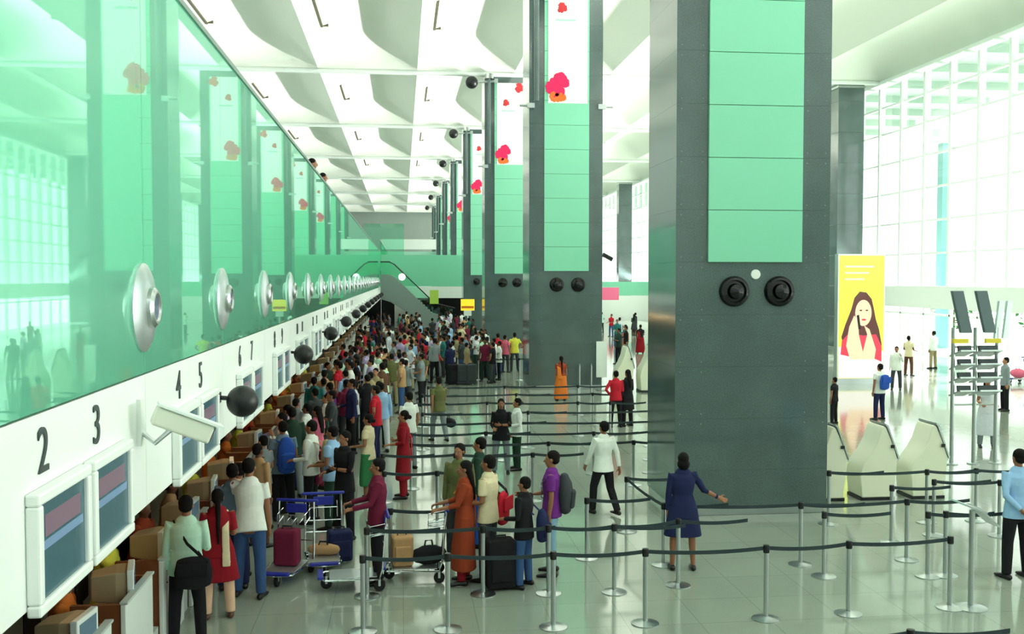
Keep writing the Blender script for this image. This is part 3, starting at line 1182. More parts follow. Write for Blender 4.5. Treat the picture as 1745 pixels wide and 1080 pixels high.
EYEW = mat('eye_white', (190, 184, 176), 0.3)
EYED = mat('eye_dark', (30, 20, 16), 0.2)
SKIN = [mat('skin_tone_%s' % n_, c, 0.55) for n_, c in (('brown', (150, 100, 72)), ('tan', (176, 122, 92)), ('deep', (112, 74, 54)))]
HAIR = mat('black_hair', (20, 17, 17), 0.8, spec=0.2, noise_scale=90, noise_amt=0.4)
HAIRG = mat('grey_hair', (110, 106, 102), 0.55)
SHOE = mat('black_shoe', (24, 22, 22), 0.4)
SHOEB = mat('brown_shoe', (92, 58, 40), 0.45)
CL = {
    'white': (232, 236, 230), 'cream': (222, 208, 172), 'mint': (190, 226, 204), 'pale blue': (150, 188, 226), 'blue': (44, 84, 176), 'navy': (34, 40, 78), 'black': (28, 28, 32),
    'charcoal': (62, 66, 70), 'grey': (132, 142, 146), 'maroon': (112, 30, 58), 'red': (196, 34, 52), 'pink': (226, 110, 140), 'orange': (214, 116, 48), 'rust': (150, 62, 36),
    'yellow': (224, 222, 84), 'olive': (104, 106, 66), 'green': (52, 118, 74), 'teal': (44, 116, 112), 'purple': (112, 44, 132), 'lavender': (186, 170, 212), 'brown': (98, 68, 50),
    'tan': (186, 146, 104), 'khaki': (164, 150, 112), 'denim': (58, 86, 132), 'light denim': (132, 168, 190), 'dark red': (140, 22, 34), 'peach': (226, 184, 156), 'slate blue': (110, 136, 158),
    'striped white': (214, 218, 226), 'dark green': (38, 62, 50),
}


def cloth(c):
    return mat('cloth_' + c.replace(' ', '_'), CL[c], 0.85, noise_scale=14, noise_amt=0.10, bump=0.35, spec=0.25)


def place_person(px, py, ty, face, label, topc='white', lowc='black', skin=0, h=None, cat='person', group=None, z0=0.0, **kw):
    p = survey(px, py, z=z0)
    if h is None:
        h = survey(px, ty, Y=p.y).z - z0
        h = max(1.35, min(1.86, h))
    o = figure('person', h=h, mats={'skin': SKIN[skin], 'hair': kw.pop('hairm', HAIR), 'top': cloth(topc), 'low': cloth(lowc), 'shoe': kw.pop('shoem', SHOE)}, **kw)
    o.location = (p.x, p.y, z0)
    o.rotation_euler = (0, 0, R(face))
    tag(o, label, cat, group)
    return o


def at_z(p, dx=0, dy=0, z=0):
    return (p[0] + dx, p[1] + dy, z)


def local(o, x, y, z):
    """a point beside a person, in that person's own directions"""
    c, s = math.cos(o.rotation_euler.z), math.sin(o.rotation_euler.z)
    return (o.location.x + c * x - s * y, o.location.y + s * x + c * y, o.location.z + z)


# ---- bags and trolleys
def backpack(o, colour, label, s=1.0, z=1.18, dy=-0.22, dx=0):
    t = thing('backpack', label, 'backpack', local(o, dx, dy, z), o.rotation_euler.z)
    m = cloth(colour)
    a = MB()
    a.loft([((0, 0, -0.24 * s), 0.15 * s, 0.10 * s), ((0, -0.01, -0.05), 0.165 * s, 0.125 * s), ((0, 0, 0.14 * s), 0.15 * s, 0.105 * s), ((0, 0.01, 0.23 * s), 0.10 * s, 0.07 * s)], 18, lat=(1, 0, 0), rnd=(True, True))
    a.build('bag_body', m, t, smooth='auto')
    a = MB()
    a.loft([((0, -0.10 * s, -0.2 * s), 0.11 * s, 0.05 * s), ((0, -0.12 * s, 0.0), 0.115 * s, 0.05 * s)], 14, lat=(1, 0, 0), rnd=(True, True))
    a.build('front_pocket', m, t, smooth='auto')
    for sx in (-1, 1):
        MB().loft([((sx * 0.10, 0.08, 0.2 * s), 0.025, 0.006), ((sx * 0.11, 0.20, 0.235), 0.025, 0.006), ((sx * 0.115, 0.33, 0.15), 0.025, 0.006), ((sx * 0.12, 0.33, -0.05), 0.02, 0.006), ((sx * 0.12, 0.1, -0.2 * s), 0.02, 0.006)], 8, lat=(1, 0, 0)).build('shoulder_strap', m, t)
    return t


def shoulder_bag(o, colour, label, dx=0.2, dy=-0.1, z=0.85, s=1.0, w=0.36, hh=0.27, strap=True, sh=None):
    t = thing('shoulder_bag', label, 'bag', local(o, dx, dy, z), o.rotation_euler.z)
    m = cloth(colour)
    a = MB()
    a.loft([((0, 0, -hh / 2), w / 2, 0.07), ((0, 0, 0), w / 2 * 1.04, 0.085), ((0, 0, hh / 2), w / 2 * 0.9, 0.045)], 20, lat=(0.9, 0.1, 0), rnd=(True, True))
    a.build('bag_body', m, t, smooth='auto')
    b = MB().box(-w * 0.42, w * 0.42, -0.098, -0.08, -hh * 0.1, hh * 0.45)
    bevel(b.build('flap', m, t), 0.01)
    if strap:
        sp = sh or (-dx - 0.12, -dy, 1.40 - z)
        k = MB()
        k.loft([((w * 0.4, -0.02, hh * 0.4), 0.02, 0.005), ((sp[0] * 0.5 + 0.05, sp[1] - 0.16, sp[2] * 0.6), 0.02, 0.005), ((sp[0], sp[1], sp[2] + 0.02), 0.02, 0.006), ((sp[0] * 0.7 + 0.02, sp[1] + 0.15, sp[2] * 0.7), 0.02, 0.005), ((w * 0.3, 0.05, hh * 0.4), 0.02, 0.005)], 8, lat=(0, 0, 1))
        k.build('strap', mat('bag_strap', (20, 20, 22), 0.6), t)
    return t


def suitcase(loc, rz, colour, label, size=(0.42, 0.26, 0.62), lying=False, group=None, handle=True):
    t = thing('suitcase', label, 'suitcase', loc, rz, group)
    m = cloth(colour)
    w_, d_, h_ = size
    z0 = 0.03 if not lying else 0.0
    bevel(MB().box(-w_ / 2, w_ / 2, -d_ / 2, d_ / 2, z0, z0 + h_).build('shell', m, t), 0.045, 4)
    bevel(MB().box(-w_ * 0.38, w_ * 0.38, -d_ / 2 - 0.03, -d_ / 2 + 0.01, z0 + h_ * 0.15, z0 + h_ * 0.7).build('front_pocket', m, t), 0.02, 3)
    if not lying:
        for sx in (-1, 1):
            MB().lathe([(0.028, -0.012), (0.028, 0.012)], (sx * w_ * 0.36, d_ * 0.3, 0.028), 12, Matrix.Rotation(R(90), 4, 'Y')).build('wheel', M_rubber, t)
    if handle:
        MB().tube([(-w_ * 0.2, 0, z0 + h_ - 0.01), (-w_ * 0.2, 0, z0 + h_ + 0.04), (w_ * 0.2, 0, z0 + h_ + 0.04), (w_ * 0.2, 0, z0 + h_ - 0.01)], 0.012).build('carry_handle', M_rubber, t, smooth='auto')
    return t


def duffel(loc, rz, colour, label, l=0.5, r=0.15, group=None):
    t = thing('duffel_bag', label, 'bag', loc, rz, group)
    m = cloth(colour)
    MB().loft([((-l / 2, 0, r), r * 0.85, r * 0.8), ((-l * 0.3, 0, r), r * 1.05, r), ((0, 0, r * 1.02), r * 1.1, r * 1.02), ((l * 0.3, 0, r), r * 1.05, r), ((l / 2, 0, r), r * 0.85, r * 0.8)], 18, lat=(0, 1, 0), rnd=(True, True)).build('bag_body', m, t, smooth='auto')
    MB().tube([(-l * 0.2, 0.03, r * 1.8), (-l * 0.15, 0.03, r * 2.5), (l * 0.15, 0.03, r * 2.5), (l * 0.2, 0.03, r * 1.8)], 0.014).build('carry_handle', M_rubber, t, smooth='auto')
    return t


TROL = None


def trolley(loc, rz, label):
    """front of the trolley looks along local +Y, the handle is at -Y"""
    global TROL
    if TROL is None:
        t = thing('luggage_trolley', label, 'trolley', (0, 0, 0), 0, 'luggage trolleys among the passengers')
        f = MB()
        for sx in (-1, 1):
            f.tube([(sx * 0.26, -0.40, 1.0), (sx * 0.27, -0.34, 0.3), (sx * 0.27, -0.30, 0.17), (sx * 0.22, 0.42, 0.17)], 0.014)
        f.tube([(-0.22, 0.42, 0.17), (0, 0.50, 0.17), (0.22, 0.42, 0.17)], 0.014)
        for q in (-0.15, 0.05, 0.25):
            f.tube([(-0.25, q, 0.17), (0.25, q, 0.17)], 0.009)
        for q in (0.45, 0.62):
            f.tube([(-0.265, -0.36, q), (0.265, -0.36, q)], 0.009)
        f.build('frame', M_chrome, t, smooth='auto')
        f = MB()
        f.box(-0.22, 0.22, -0.27, 0.36, 0.186, 0.196)
        f.build('load_deck', M_alu, t)
        f = MB()
        for sx in (-1, 1):
            f.tube([(sx * 0.2, -0.38, 0.78), (sx * 0.2, -0.15, 0.72), (sx * 0.2, -0.15, 0.86), (sx * 0.2, -0.385, 0.9)], 0.007)
        for q in range(5):
            f.tube([(-0.2 + q * 0.1, -0.375, 0.76), (-0.2 + q * 0.1, -0.15, 0.72), (-0.2 + q * 0.1, -0.15, 0.86)], 0.005)
        f.tube([(-0.2, -0.15, 0.86), (0.2, -0.15, 0.86)], 0.007)
        f.build('basket', M_chrome, t, smooth='auto')
        f = MB().loft([((-0.29, -0.42, 1.01), 0.024, 0.024), ((0.29, -0.42, 1.01), 0.024, 0.024)], 12, rnd=(True, True))
        f.build('handle_bar', M_blue, t, smooth='auto')
        bevel(MB().box(-0.15, 0.15, -0.40, -0.375, 0.84, 0.97).build('name_plate', M_blue, t), 0.008)
        bevel(MB().box(-0.20, 0.20, 0.44, 0.52, 0.18, 0.22).build('bumper', M_blue, t), 0.01)
        for x, y_ in ((-0.24, -0.30), (0.24, -0.30), (0, 0.40)):
            wl_ = MB().lathe([(0.03, -0.02), (0.075, -0.02), (0.078, 0), (0.075, 0.02), (0.03, 0.02)], (x, y_, 0.08), 18, Matrix.Rotation(R(90), 4, 'Y')).build('wheel', M_rubber, t, smooth='auto')
            MB().cbox((x, y_, 0.12), (0.055, 0.03, 0.09)).build('fork', M_alu, wl_)
        TROL = t
        t.location = loc
        t.rotation_euler = (0, 0, rz)
        return t
    return dup(TROL, loc, rz, label)


# ---- the people nearest to the camera, one by one
P = {}
P['mint'] = place_person(320, 1098, 853, 4, 'man in mint shirt with black bag on his hip at the near counter', 'mint', 'black', arms=('down', 'bent'), sleeve=2, collar=True, h=1.72)
shoulder_bag(P['mint'], 'black', 'black leather shoulder bag on the hip of the man in mint shirt', 0.10, -0.21, 0.90, w=0.40, hh=0.26, sh=(-0.24, 0.2, 0.52))
P['redk'] = place_person(373, 1052, 838, 12, 'woman with long black braid in red kurta and cream stole', 'dark red', 'peach', arms=('down', 'bent'), sleeve=0.8, top='kurta', hem=0.5, woman=True, hair='braid', h=1.6, stole=cloth('cream'), shoem=SHOEB)
P['greyb'] = place_person(398, 1003, 797, 10, 'man in grey blue shirt behind the man in white T-shirt', 'slate blue', 'navy', h=1.7, arms=('bent', 'bent'))
P['tee'] = place_person(428, 1018, 782, -8, 'man in white T-shirt and blue jeans bending towards the counter', 'white', 'denim', lean=(-0.10, 0.28), arms=('reach', 'down'), legs='shift', h=1.83, sleeve=0.6)
P['peach'] = place_person(408, 985, 800, 60, 'person in peach shirt pressed between two men at the counter', 'peach', 'navy', h=1.62, arms=('bent', 'down'), woman=True)
P['bluesh'] = place_person(483, 885, 718, 22, 'man in grey shirt wearing a bright blue backpack', 'slate blue', 'black', arms=('bent', 'bent'))
backpack(P['bluesh'], 'blue', 'bright blue backpack on the man in grey shirt', 1.0)
P['whbag'] = place_person(531, 890, 710, 75, 'man in white shirt and black trousers with a maroon bag at his side', 'white', 'black', arms=('bent', 'bent'), sleeve=2, h=1.76)
shoulder_bag(P['whbag'], 'maroon', 'large maroon shoulder bag hanging beside the man in white shirt', 0.24, -0.05, 0.84, w=0.42, hh=0.3, sh=(-0.12, 0.05, 0.56))
backpack(P['whbag'], 'khaki', 'pale khaki backpack behind the man with the maroon bag', 0.9, dy=-0.29)
P['dark'] = place_person(588, 918, 722, 130, 'person dressed all in black facing the camera beside a trolley', 'black', 'black', arms=('fold', 'bent'), top='jacket', sleeve=2, h=1.74)
P['creamt'] = place_person(628, 850, 702, 70, 'woman in cream top and green skirt waiting in line', 'cream', 'green', low='skirt', hem=0.3, woman=True, arms=('bent', 'down'), hair='bun', h=1.62)
P['maroon'] = place_person(644, 992, 782, 95, 'man in maroon shirt and black trousers pushing a trolley', 'maroon', 'black', arms=('push', 'push'), sleeve=2)
P['salwar'] = place_person(688, 848, 700, 85, 'woman in loose dark red salwar suit seen from the side', 'dark red', 'dark red', arms=('bent', 'fold'), sleeve=1.6, top='kurta', hem=0.38, woman=True, hair='bun', stole=cloth('red'))
P['lpink'] = place_person(697, 800, 668, 40, 'man in white shirt standing behind the woman in dark red', 'white', 'grey', arms=('relax', 'relax'))
P['orange'] = place_person(792, 992, 786, 88, 'woman in long rust orange kurta pushing a loaded trolley', 'rust', 'dark red', arms=('push', 'push'), sleeve=1.5, top='kurta', hem=0.22, woman=True, hair='long', stole=cloth('orange'), legs='shift')
P['camo'] = place_person(783, 950, 757, 150, 'man in olive jacket behind the woman in rust orange kurta', 'olive', 'charcoal', arms=('bent', 'down'), top='jacket', sleeve=2)
P['dkgreen'] = place_person(817, 930, 746, 75, 'man in dark green shirt behind the group with the trolley', 'dark green', 'blue', arms=('down', 'bent'), sleeve=2)
P['teew'] = place_person(832, 988, 776, 62, 'man in cream white polo shirt holding a red bag', 'cream', 'charcoal', arms=('bent', 'relax'), sleeve=0.7)
P['stripe'] = place_person(893, 1000, 813, 55, 'youth in black jacket and blue jeans behind the big black suitcase', 'black', 'denim', arms=('bent', 'strap'), top='jacket', sleeve=2)
P['purple'] = place_person(940, 978, 769, 78, 'man in purple T-shirt with dark backpack and light trousers', 'purple', 'light denim', arms=('down', 'bent'), sleeve=0.7)
backpack(P['purple'], 'charcoal', 'dark grey backpack on the man in purple T-shirt', 0.92, dy=-0.19)
backpack(P['stripe'], 'navy', 'navy backpack on the youth in black jacket', 0.72, z=0.86, dx=0.12)
P['coupleb'] = place_person(854, 806, 680, 175, 'woman in black cardigan facing the camera beside a man in white', 'black', 'grey', arms=('fold', 'bent'), top='jacket', sleeve=2, woman=True, hair='long')
P['couplew'] = place_person(881, 800, 679, 95, 'man in white shirt and dark trousers facing the woman in black cardigan', 'white', 'dark green', arms=('bent', 'relax'), sleeve=2)
P['walk'] = place_person(1028, 876, 716, 25, 'man in long white shirt and black trousers walking away alone', 'white', 'black', arms=('swing_f', 'swing_b'), legs='walk', sleeve=2, collar=True)
P['suit'] = place_person(1163, 970, 772, -8, 'woman in navy skirt suit with one arm held out', 'navy', 'navy', arms=('down', 'out'), sleeve=2, top='jacket', low='skirt', hem=0.5, woman=True, hair='bob')
P['lblue'] = place_person(1732, 985, 766, 5, 'man in pale blue shirt and black trousers, hands behind back', 'pale blue', 'black', arms=('back', 'back'), sleeve=2, collar=True)
P['sari'] = place_person(956, 682, 607, 8, 'woman in orange sari standing alone before the second pillar', 'rust', 'orange', low='sari', top='crop', sleeve=0.6, woman=True, hair='braid', vox=0.013)
P['redsh'] = place_person(1049, 728, 632, 10, 'person in bright red shirt beside a person in black', 'red', 'black', arms=('hip', 'bent'), sleeve=2, vox=0.012)
P['blk'] = place_person(1069, 726, 630, 30, 'long haired woman in black beside the person in red', 'black', 'black', arms=('down', 'bent'), sleeve=2, woman=True, hair='long', top='kurta', hem=0.5, vox=0.012)
P['lb2'] = place_person(650, 770, 652, 10, 'man in pale blue shirt and white trousers seen from behind', 'pale blue', 'striped white', arms=('bent', 'down'), sleeve=2, vox=0.012)
P['camo2'] = place_person(748, 752, 641, 20, 'man in olive shirt striding away with a dark bag', 'olive', 'grey', arms=('swing_b', 'swing_f'), legs='walk', vox=0.012)
P['wback'] = place_person(681, 687, 601, 5, 'man in white shirt and black trousers at the edge of the crowd', 'white', 'black', arms=('down', 'down'), sleeve=2, vox=0.013)
P['wh632'] = place_person(634, 697, 605, 10, 'man in white shirt and brown trousers in front of the crowd', 'white', 'brown', arms=('down', 'bent'), sleeve=2, vox=0.013)
P['ye'] = place_person(877, 633, 567, 5, 'person in bright yellow shirt before the third pillar', 'yellow', 'charcoal', arms=('hip', 'hip'), vox=0.014)
P['rd'] = place_person(848, 636, 568, 30, 'person in red shirt left of the person in yellow', 'red', 'denim', vox=0.014)
P['pk'] = place_person(861, 634, 571, -40, 'person in pink shirt between the ones in red and yellow', 'pink', 'charcoal', vox=0.014)
P['pink'] = place_person(541, 836, 692, 60, 'person in pink top waiting near the counters', 'pink', 'maroon', woman=True, hair='long', vox=0.012, arms=('bent', 'bent'))
P['lav'] = place_person(497, 838, 690, 75, 'person in pale lavender shirt leaning to the counter', 'lavender', 'navy', vox=0.012, lean=(0, 0.15), arms=('reach', 'bent'), sleeve=2)
P['purp2'] = place_person(562, 770, 652, 60, 'person in purple shirt in line near the counters', 'purple', 'black', vox=0.013, sleeve=2)
P['red2'] = place_person(578, 728, 615, 70, 'person in red shirt in line near the counters', 'red', 'black', vox=0.013)
P['bluebag'] = place_person(1498, 715, 620, 20, 'person in white shirt near the yellow poster with a blue bag', 'white', 'navy', vox=0.012, arms=('down', 'down'))
shoulder_bag(P['bluebag'], 'blue', 'blue bag on the person beside the yellow poster', 0.0, -0.2, 1.15, w=0.4, hh=0.34, strap=False)
P['fid'] = place_person(1681, 762, 642, 160, 'dark haired woman in white dress beside the display tower', 'striped white', 'grey', vox=0.012, woman=True, hair='long', top='kurta', hem=0.3, arms=('bent', 'bent'))
P['edge'] = place_person(1421, 722, 665, 40, 'person in black half hidden by the right edge of the big pillar', 'black', 'black', vox=0.014)
for k_, (yy_, lab_, tp_) in enumerate(((23.8, 'dark haired person looking over the top of the green wall', 'charcoal'), (27.0, 'second person looking over the green wall, farther along', 'black'))):
    o = figure('person', h=1.8, vox=0.012, arms=('down', 'down'), lean=(0, 0.1), mats={'skin': SKIN[0], 'hair': HAIR, 'top': cloth(tp_), 'low': cloth('black'), 'shoe': SHOE})
    o.location = (-2.12, yy_, 5.2)
    o.rotation_euler = (0, 0, R(-90))
    tag(o, lab_, 'person')

# luggage near the camera
o = P['maroon']
tp = survey(607, 1000, z=0)
trolley((tp.x, tp.y, 0), R(95), 'empty chrome trolley pushed by the man in maroon shirt')
tp = survey(490, 985, z=0)
trolley((tp.x, tp.y, 0), R(166), 'chrome trolley carrying a purple brown suitcase')
suitcase((tp.x, tp.y, 0.2), R(166), 'maroon', 'purple brown suitcase standing on a chrome trolley', (0.34, 0.24, 0.50), lying=True)
tp = survey(552, 968, z=0)
trolley((tp.x, tp.y, 0), R(185), 'chrome trolley with small tan parcels, near the suitcase trolley')
duffel((tp.x, tp.y, 0.2), R(170), 'tan', 'small tan parcel lying on a chrome trolley', 0.34, 0.08)
tp = survey(712, 985, z=0)
trolley((tp.x, tp.y, 0), R(88), 'loaded chrome trolley pushed by the woman in rust orange')
for dx_, lab_, c_, kind in ((-0.22, 'tan rounded suitcase on the trolley of the woman in rust orange', 'tan', 0), (0.12, 'black duffel bag on the trolley of the woman in rust orange', 'black', 1)):
    if kind == 0:
        suitcase((tp.x + dx_, tp.y, 0.2), R(8), c_, lab_, (0.30, 0.26, 0.42), lying=True)
    else:
        duffel((tp.x + dx_ + 0.04, tp.y, 0.2), R(12), c_, lab_, 0.30, 0.13)
tp = survey(579, 958, z=0)
suitcase((tp.x, tp.y, 0), R(15), 'navy', 'navy suitcase on the floor beside the empty trolley', (0.36, 0.24, 0.46))
tp = survey(852, 1003, z=0)
suitcase((tp.x, tp.y, 0), R(8), 'black', 'big black suitcase on the floor below the red bag', (0.40, 0.28, 0.66))
shoulder_bag(P['teew'], 'red', 'red bag hanging beside the man in cream white polo', 0.26, -0.12, 0.98, w=0.36, hh=0.36, sh=(-0.10, 0.12, 0.42))
for k_, (px_, c_) in enumerate(((772, 'black'), (788, 'charcoal'), (803, 'charcoal'))):
    tp = survey(px_, 655, z=0)
    suitcase((tp.x, tp.y, 0), R(5), c_, ['dark suitcase, left one of the stack before the crowd', 'dark suitcase, middle one of the row before the crowd', 'dark suitcase, right one of the row before the crowd'][k_], (0.42, 0.3, 0.78), group='row of dark suitcases before the crowd')
o = P['camo2']
duffel(local(o, 0.3, 0.0, 0.35), R(110), 'black', 'dark bag carried by the man in olive shirt', 0.36, 0.12)
o = P['stripe']

tp = survey(1735, 652, z=0)
trolley((tp.x, tp.y, 0), R(100), 'chrome trolley far off at the right edge')
duffel((tp.x, tp.y, 0.2), R(100), 'pink', 'pink bundle on the far trolley at the right edge', 0.45, 0.18)

# ---- the crowd: a few figures, copied with clothes of their own
PROTO = []
blank = {'skin': None, 'hair': None, 'top': None, 'low': None, 'shoe': None}
for spec in (dict(arms=('down', 'bent'), sleeve=2), dict(arms=('bent', 'bent'), sleeve=0.6), dict(arms=('fold', 'fold'), sleeve=2), dict(arms=('hip', 'down'), sleeve=0.6, belly=0.02),
             dict(arms=('bent', 'down'), top='kurta', hem=0.5, woman=True, hair='long', sleeve=1.5), dict(arms=('down', 'bent'), low='sari', top='crop', woman=True, hair='bun', sleeve=0.6),
             dict(arms=('phone', 'down'), sleeve=2, top='jacket'), dict(arms=('swing_f', 'swing_b'), legs='walk', sleeve=0.6)):
    o = figure('person', h=1.7, vox=0.016, ratio=0.30, eyes=False, mats=blank, **spec)
    PROTO.append((o, spec))
CROWD_TOP = ['white', 'white', 'white', 'cream', 'striped white', 'pale blue', 'grey', 'grey', 'mint', 'maroon', 'red', 'olive', 'dark green', 'teal', 'lavender', 'tan', 'black', 'black', 'navy', 'charcoal', 'charcoal', 'brown', 'khaki', 'slate blue']
CROWD_LOW = ['black', 'black', 'charcoal', 'navy', 'brown', 'khaki', 'denim', 'grey', 'dark green']
used_labels = {}
rng = random.Random(11)
n_crowd = [0]


def dress(o, top, low, skin, spec, first):
    for ob in [o] + list(KIDS[o.name] if first else o_children[o.name]):
        base = ob.name.split('.')[0]
        m = {'person': SKIN[skin], 'hair': HAIR, 'shoe': SHOE, 'trousers': cloth(low), 'skirt': cloth(low), 'sari': cloth(low)}.get(base, cloth(top))
        if not ob.material_slots:
            continue
        ob.material_slots[0].link = 'OBJECT'
        ob.material_slots[0].material = m


o_children = {}
used_proto = set()


def crowd(x, y, rz, where, top=None, low=None, pi=None, h=None, group=None, z0=0.0):
    if pi is None:
        pi = rng.choice([0, 1, 2, 3, 6]) if y < 31 else rng.choice([0, 0, 1, 1, 2, 3, 3, 4, 5, 6, 7])
    src, spec = PROTO[pi]
    woman_ = spec.get('woman')
    for tr_ in range(60):
        tp_ = top or rng.choice(CROWD_TOP)
        lw_ = low or (rng.choice(CROWD_LOW) if not spec.get('low') == 'sari' else rng.choice(['rust', 'dark red', 'green', 'teal', 'purple', 'maroon', 'navy', 'brown', 'orange']))
        if spec.get('low') == 'sari':
            lab = 'woman in %s sari %s' % (lw_, where)
        elif spec.get('top') == 'kurta':
            lab = 'woman in %s kurta and %s trousers %s' % (tp_, lw_, where)
        else:
            lab = 'man in %s %s and %s trousers %s' % (tp_, 'jacket' if spec.get('top') == 'jacket' else 'shirt', lw_, where)
        if lab not in used_labels:
            break
    used_labels[lab] = 1
    if pi in used_proto:
        o = src.copy()
        C.objects.link(o)
        ch = []
        for c0 in KIDS[src.name]:
            c1 = c0.copy()
            C.objects.link(c1)
            c1.parent = o
            ch.append(c1)
        o_children[o.name] = ch
        dress(o, tp_, lw_, rng.randrange(3), spec, False)
    else:
        used_proto.add(pi)
        o = src
        dress(o, tp_, lw_, rng.randrange(3), spec, True)
    o.location = (x, y, z0)
    o.rotation_euler = (0, 0, R(rz))
    s = (h or rng.uniform(1.58, 1.8)) / 1.7
    o.scale = (s, s, s)
    tag(o, lab, 'person', group)
    n_crowd[0] += 1
    return o


taken = [(o.location.x, o.location.y) for o in P.values() if o]


def free(x, y, d):
    return all((x - a) ** 2 + (y - b_) ** 2 > d * d for a, b_ in taken)


def scatter(n, x0, x1, y0, y1, d, where, group, face=None):
    k = 0
    for tr_ in range(n * 40):
        if k >= n:
            break
        x, y = rng.uniform(x0, x1), rng.uniform(y0, y1)
        if not free(x, y, d) or (y > 77.5 and x < 4.8):
            continue
        taken.append((x, y))
        crowd(x, y, face(x, y) if face else rng.uniform(-180, 180), where(x, y) if callable(where) else where, group=group)
        k += 1


fc = lambda x, y: rng.choice([rng.gauss(60, 35), rng.gauss(20, 40), rng.gauss(90, 30), rng.uniform(-180, 180)])
scatter(10, -2.35, -1.0, 15.5, 23, 0.55, 'at counters near the second loudspeaker', 'passengers in line at the nearer counters', fc)
scatter(20, -2.3, -0.4, 23, 31, 0.5, 'at counters near the fourth loudspeaker', 'passengers in line at the counters ahead of the second pillar', fc)
scatter(28, -2.3, 0.7, 31, 39.5, 0.52, 'at counters before the second pillar', 'passengers in line at the counters near the second pillar', fc)
pl = lambda x, y: ('crowd left, ' if x < -0.5 else 'crowd middle, ' if x < 2 else 'crowd right, ') + ('behind second pillar' if y < 47 else 'before third pillar')
scatter(16, 0.8, 4.3, 39.8, 46, 0.6, pl, 'dense crowd between the second and third pillars', fc)
scatter(84, -2.3, 4.1, 39.5, 57, 0.58, pl, 'dense crowd between the second and third pillars', fc)
pl2 = lambda x, y: ('far crowd left, ' if x < 1.0 else 'far crowd right, ') + ('behind third pillar' if y < 68 else 'near mint wall')
scatter(48, -2.2, 4.5, 57.5, 84, 0.7, pl2, 'far crowd beyond the third pillar', fc)
scatter(12, 9.0, 15, 42, 56, 0.9, 'far behind the cream kiosks', 'people far off between the first two pillars', fc)
scatter(8, 12.5, 19, 60, 80, 1.0, 'far off near the mint band', 'people far off near the mint band', fc)
for px_, py_, rz_, tp_, lw_ in ((1527, 664, 150, 'white', 'charcoal'), (1548, 640, -60, 'cream', 'brown'), (1590, 628, 20, 'white', 'khaki'), (1712, 700, 80, 'grey', 'black'), (1455, 618, 90, 'pale blue', 'navy')):
    p_ = survey(px_, py_, z=0)
    crowd(p_.x, p_.y, rz_, 'in the bright hall before the window wall', top=tp_, low=lw_, pi=rng.choice([0, 1, 6]), group='people in the bright hall before the windows')
# staff seated behind the counters
so = figure('person', h=1.7, vox=0.016, ratio=0.30, eyes=False, mats=blank, legs='sit', lean=(0, 0.12), arms=('bent', 'reach'), sleeve=0.6)
PROTO.append((so, dict(arms=('bent', 'bent'), sleeve=0.6)))


def make_chair():
    t = thing('office_chair', 'x', 'chair')
    bevel(MB().box(-0.22, 0.22, -0.2, 0.24, 0.38, 0.42).build('seat', M_black, t), 0.015)
    bevel(MB().box(-0.2, 0.2, -0.27, -0.23, 0.5, 0.95).build('backrest', M_black, t), 0.015)
    MB().tube([(0, -0.18, 0.39), (0, -0.25, 0.42), (0, -0.26, 0.6)], 0.018).build('back_bracket', M_black, t)
    MB().tube([(0, 0, 0.08), (0, 0, 0.39)], 0.025).build('column', M_steel, t)
    a = MB()
    for q in range(5):
        an_ = q * 2 * PI / 5
        a.tube([(0, 0, 0.09), (0.26 * math.cos(an_), 0.26 * math.sin(an_), 0.04)], 0.02, 6)
    a.build('star_base', M_black, t)
    return t


ch0 = make_chair()
for k in range(0, 17):
    y = cnt_y[k + 2] + 0.3
    c_ = ['orange', 'yellow', 'rust', 'tan', 'yellow', 'orange'][k % 6]
    rz_ = rng.gauss(-90, 8)
    o = crowd(-3.42, y, rz_, 'seated behind %s counter' % nth(k + 2), top=c_, pi=len(PROTO) - 1, h=rng.uniform(1.66, 1.76), group='staff seated behind the check-in counters')
    dup(ch0, (-3.42, y, 0), R(rz_), 'black office chair behind the %s check-in counter' % nth(k + 2), 'office chairs behind the check-in counters') if k else None
ch0.location = (-3.42, cnt_y[2] + 0.3, 0)
ch0.rotation_euler = (0, 0, R(-90))
tag(ch0, 'black office chair behind the %s check-in counter' % nth(2), 'chair', 'office chairs behind the check-in counters')

# ------------------------------------------------------------------ queue barriers
BZ = 0.9
posts = {}


def make_post():
    t = thing('queue_post', 'x', 'queue post', (0, 0, 0), 0)
    MB().lathe([(0.0, 0.0), (0.17, 0.0), (0.17, 0.012), (0.06, 0.03), (0.03, 0.04)], (0, 0, 0), 28).build('base', M_steel, t, smooth='auto')
    MB().lathe([(0.030, 0.03), (0.030, 0.83)], (0, 0, 0), 16).build('pole', M_steel, t, smooth='auto')
    MB().lathe([(0.037, 0.83), (0.040, 0.84), (0.040, 0.91), (0.036, 0.925), (0.0, 0.93)], (0, 0, 0), 18).build('belt_head', M_black, t, smooth='auto')
    return t


POST0 = make_post()
n_post = [0]


def post(px, ty, label, group):
    p = survey(px, ty, z=0.92)
    if n_post[0] == 0:
        o = POST0
        o.location = (p.x, p.y, 0)
        o['label'] = label
        o['group'] = group
    else:
        o = dup(POST0, (p.x, p.y, 0), 0, label, group)
    n_post[0] += 1
    return o


def belt(a, b, sag=0.03, parent=None):
    """the webbing pulled out of post a and clipped to post b"""
    A, B = Vector(a.location), Vector(b.location)
    d = B - A
    n_ = 10
    side = Vector((-d.y, d.x, 0)).normalized() * 0.003
    rr = []
    for k in range(n_ + 1):
        f = k / n_
        u = d.normalized() * (0.04 + (d.length - 0.08) * f)
        z = 0.885 - sag * 4 * f * (1 - f)
        c = Vector((u.x, u.y, z))
        hz = Vector((0, 0, 0.024))
        rr.append([c - side - hz, c + side - hz, c + side + hz, c - side + hz])
    o = MB().rings(rr).build('belt', M_belt, a)
    return o


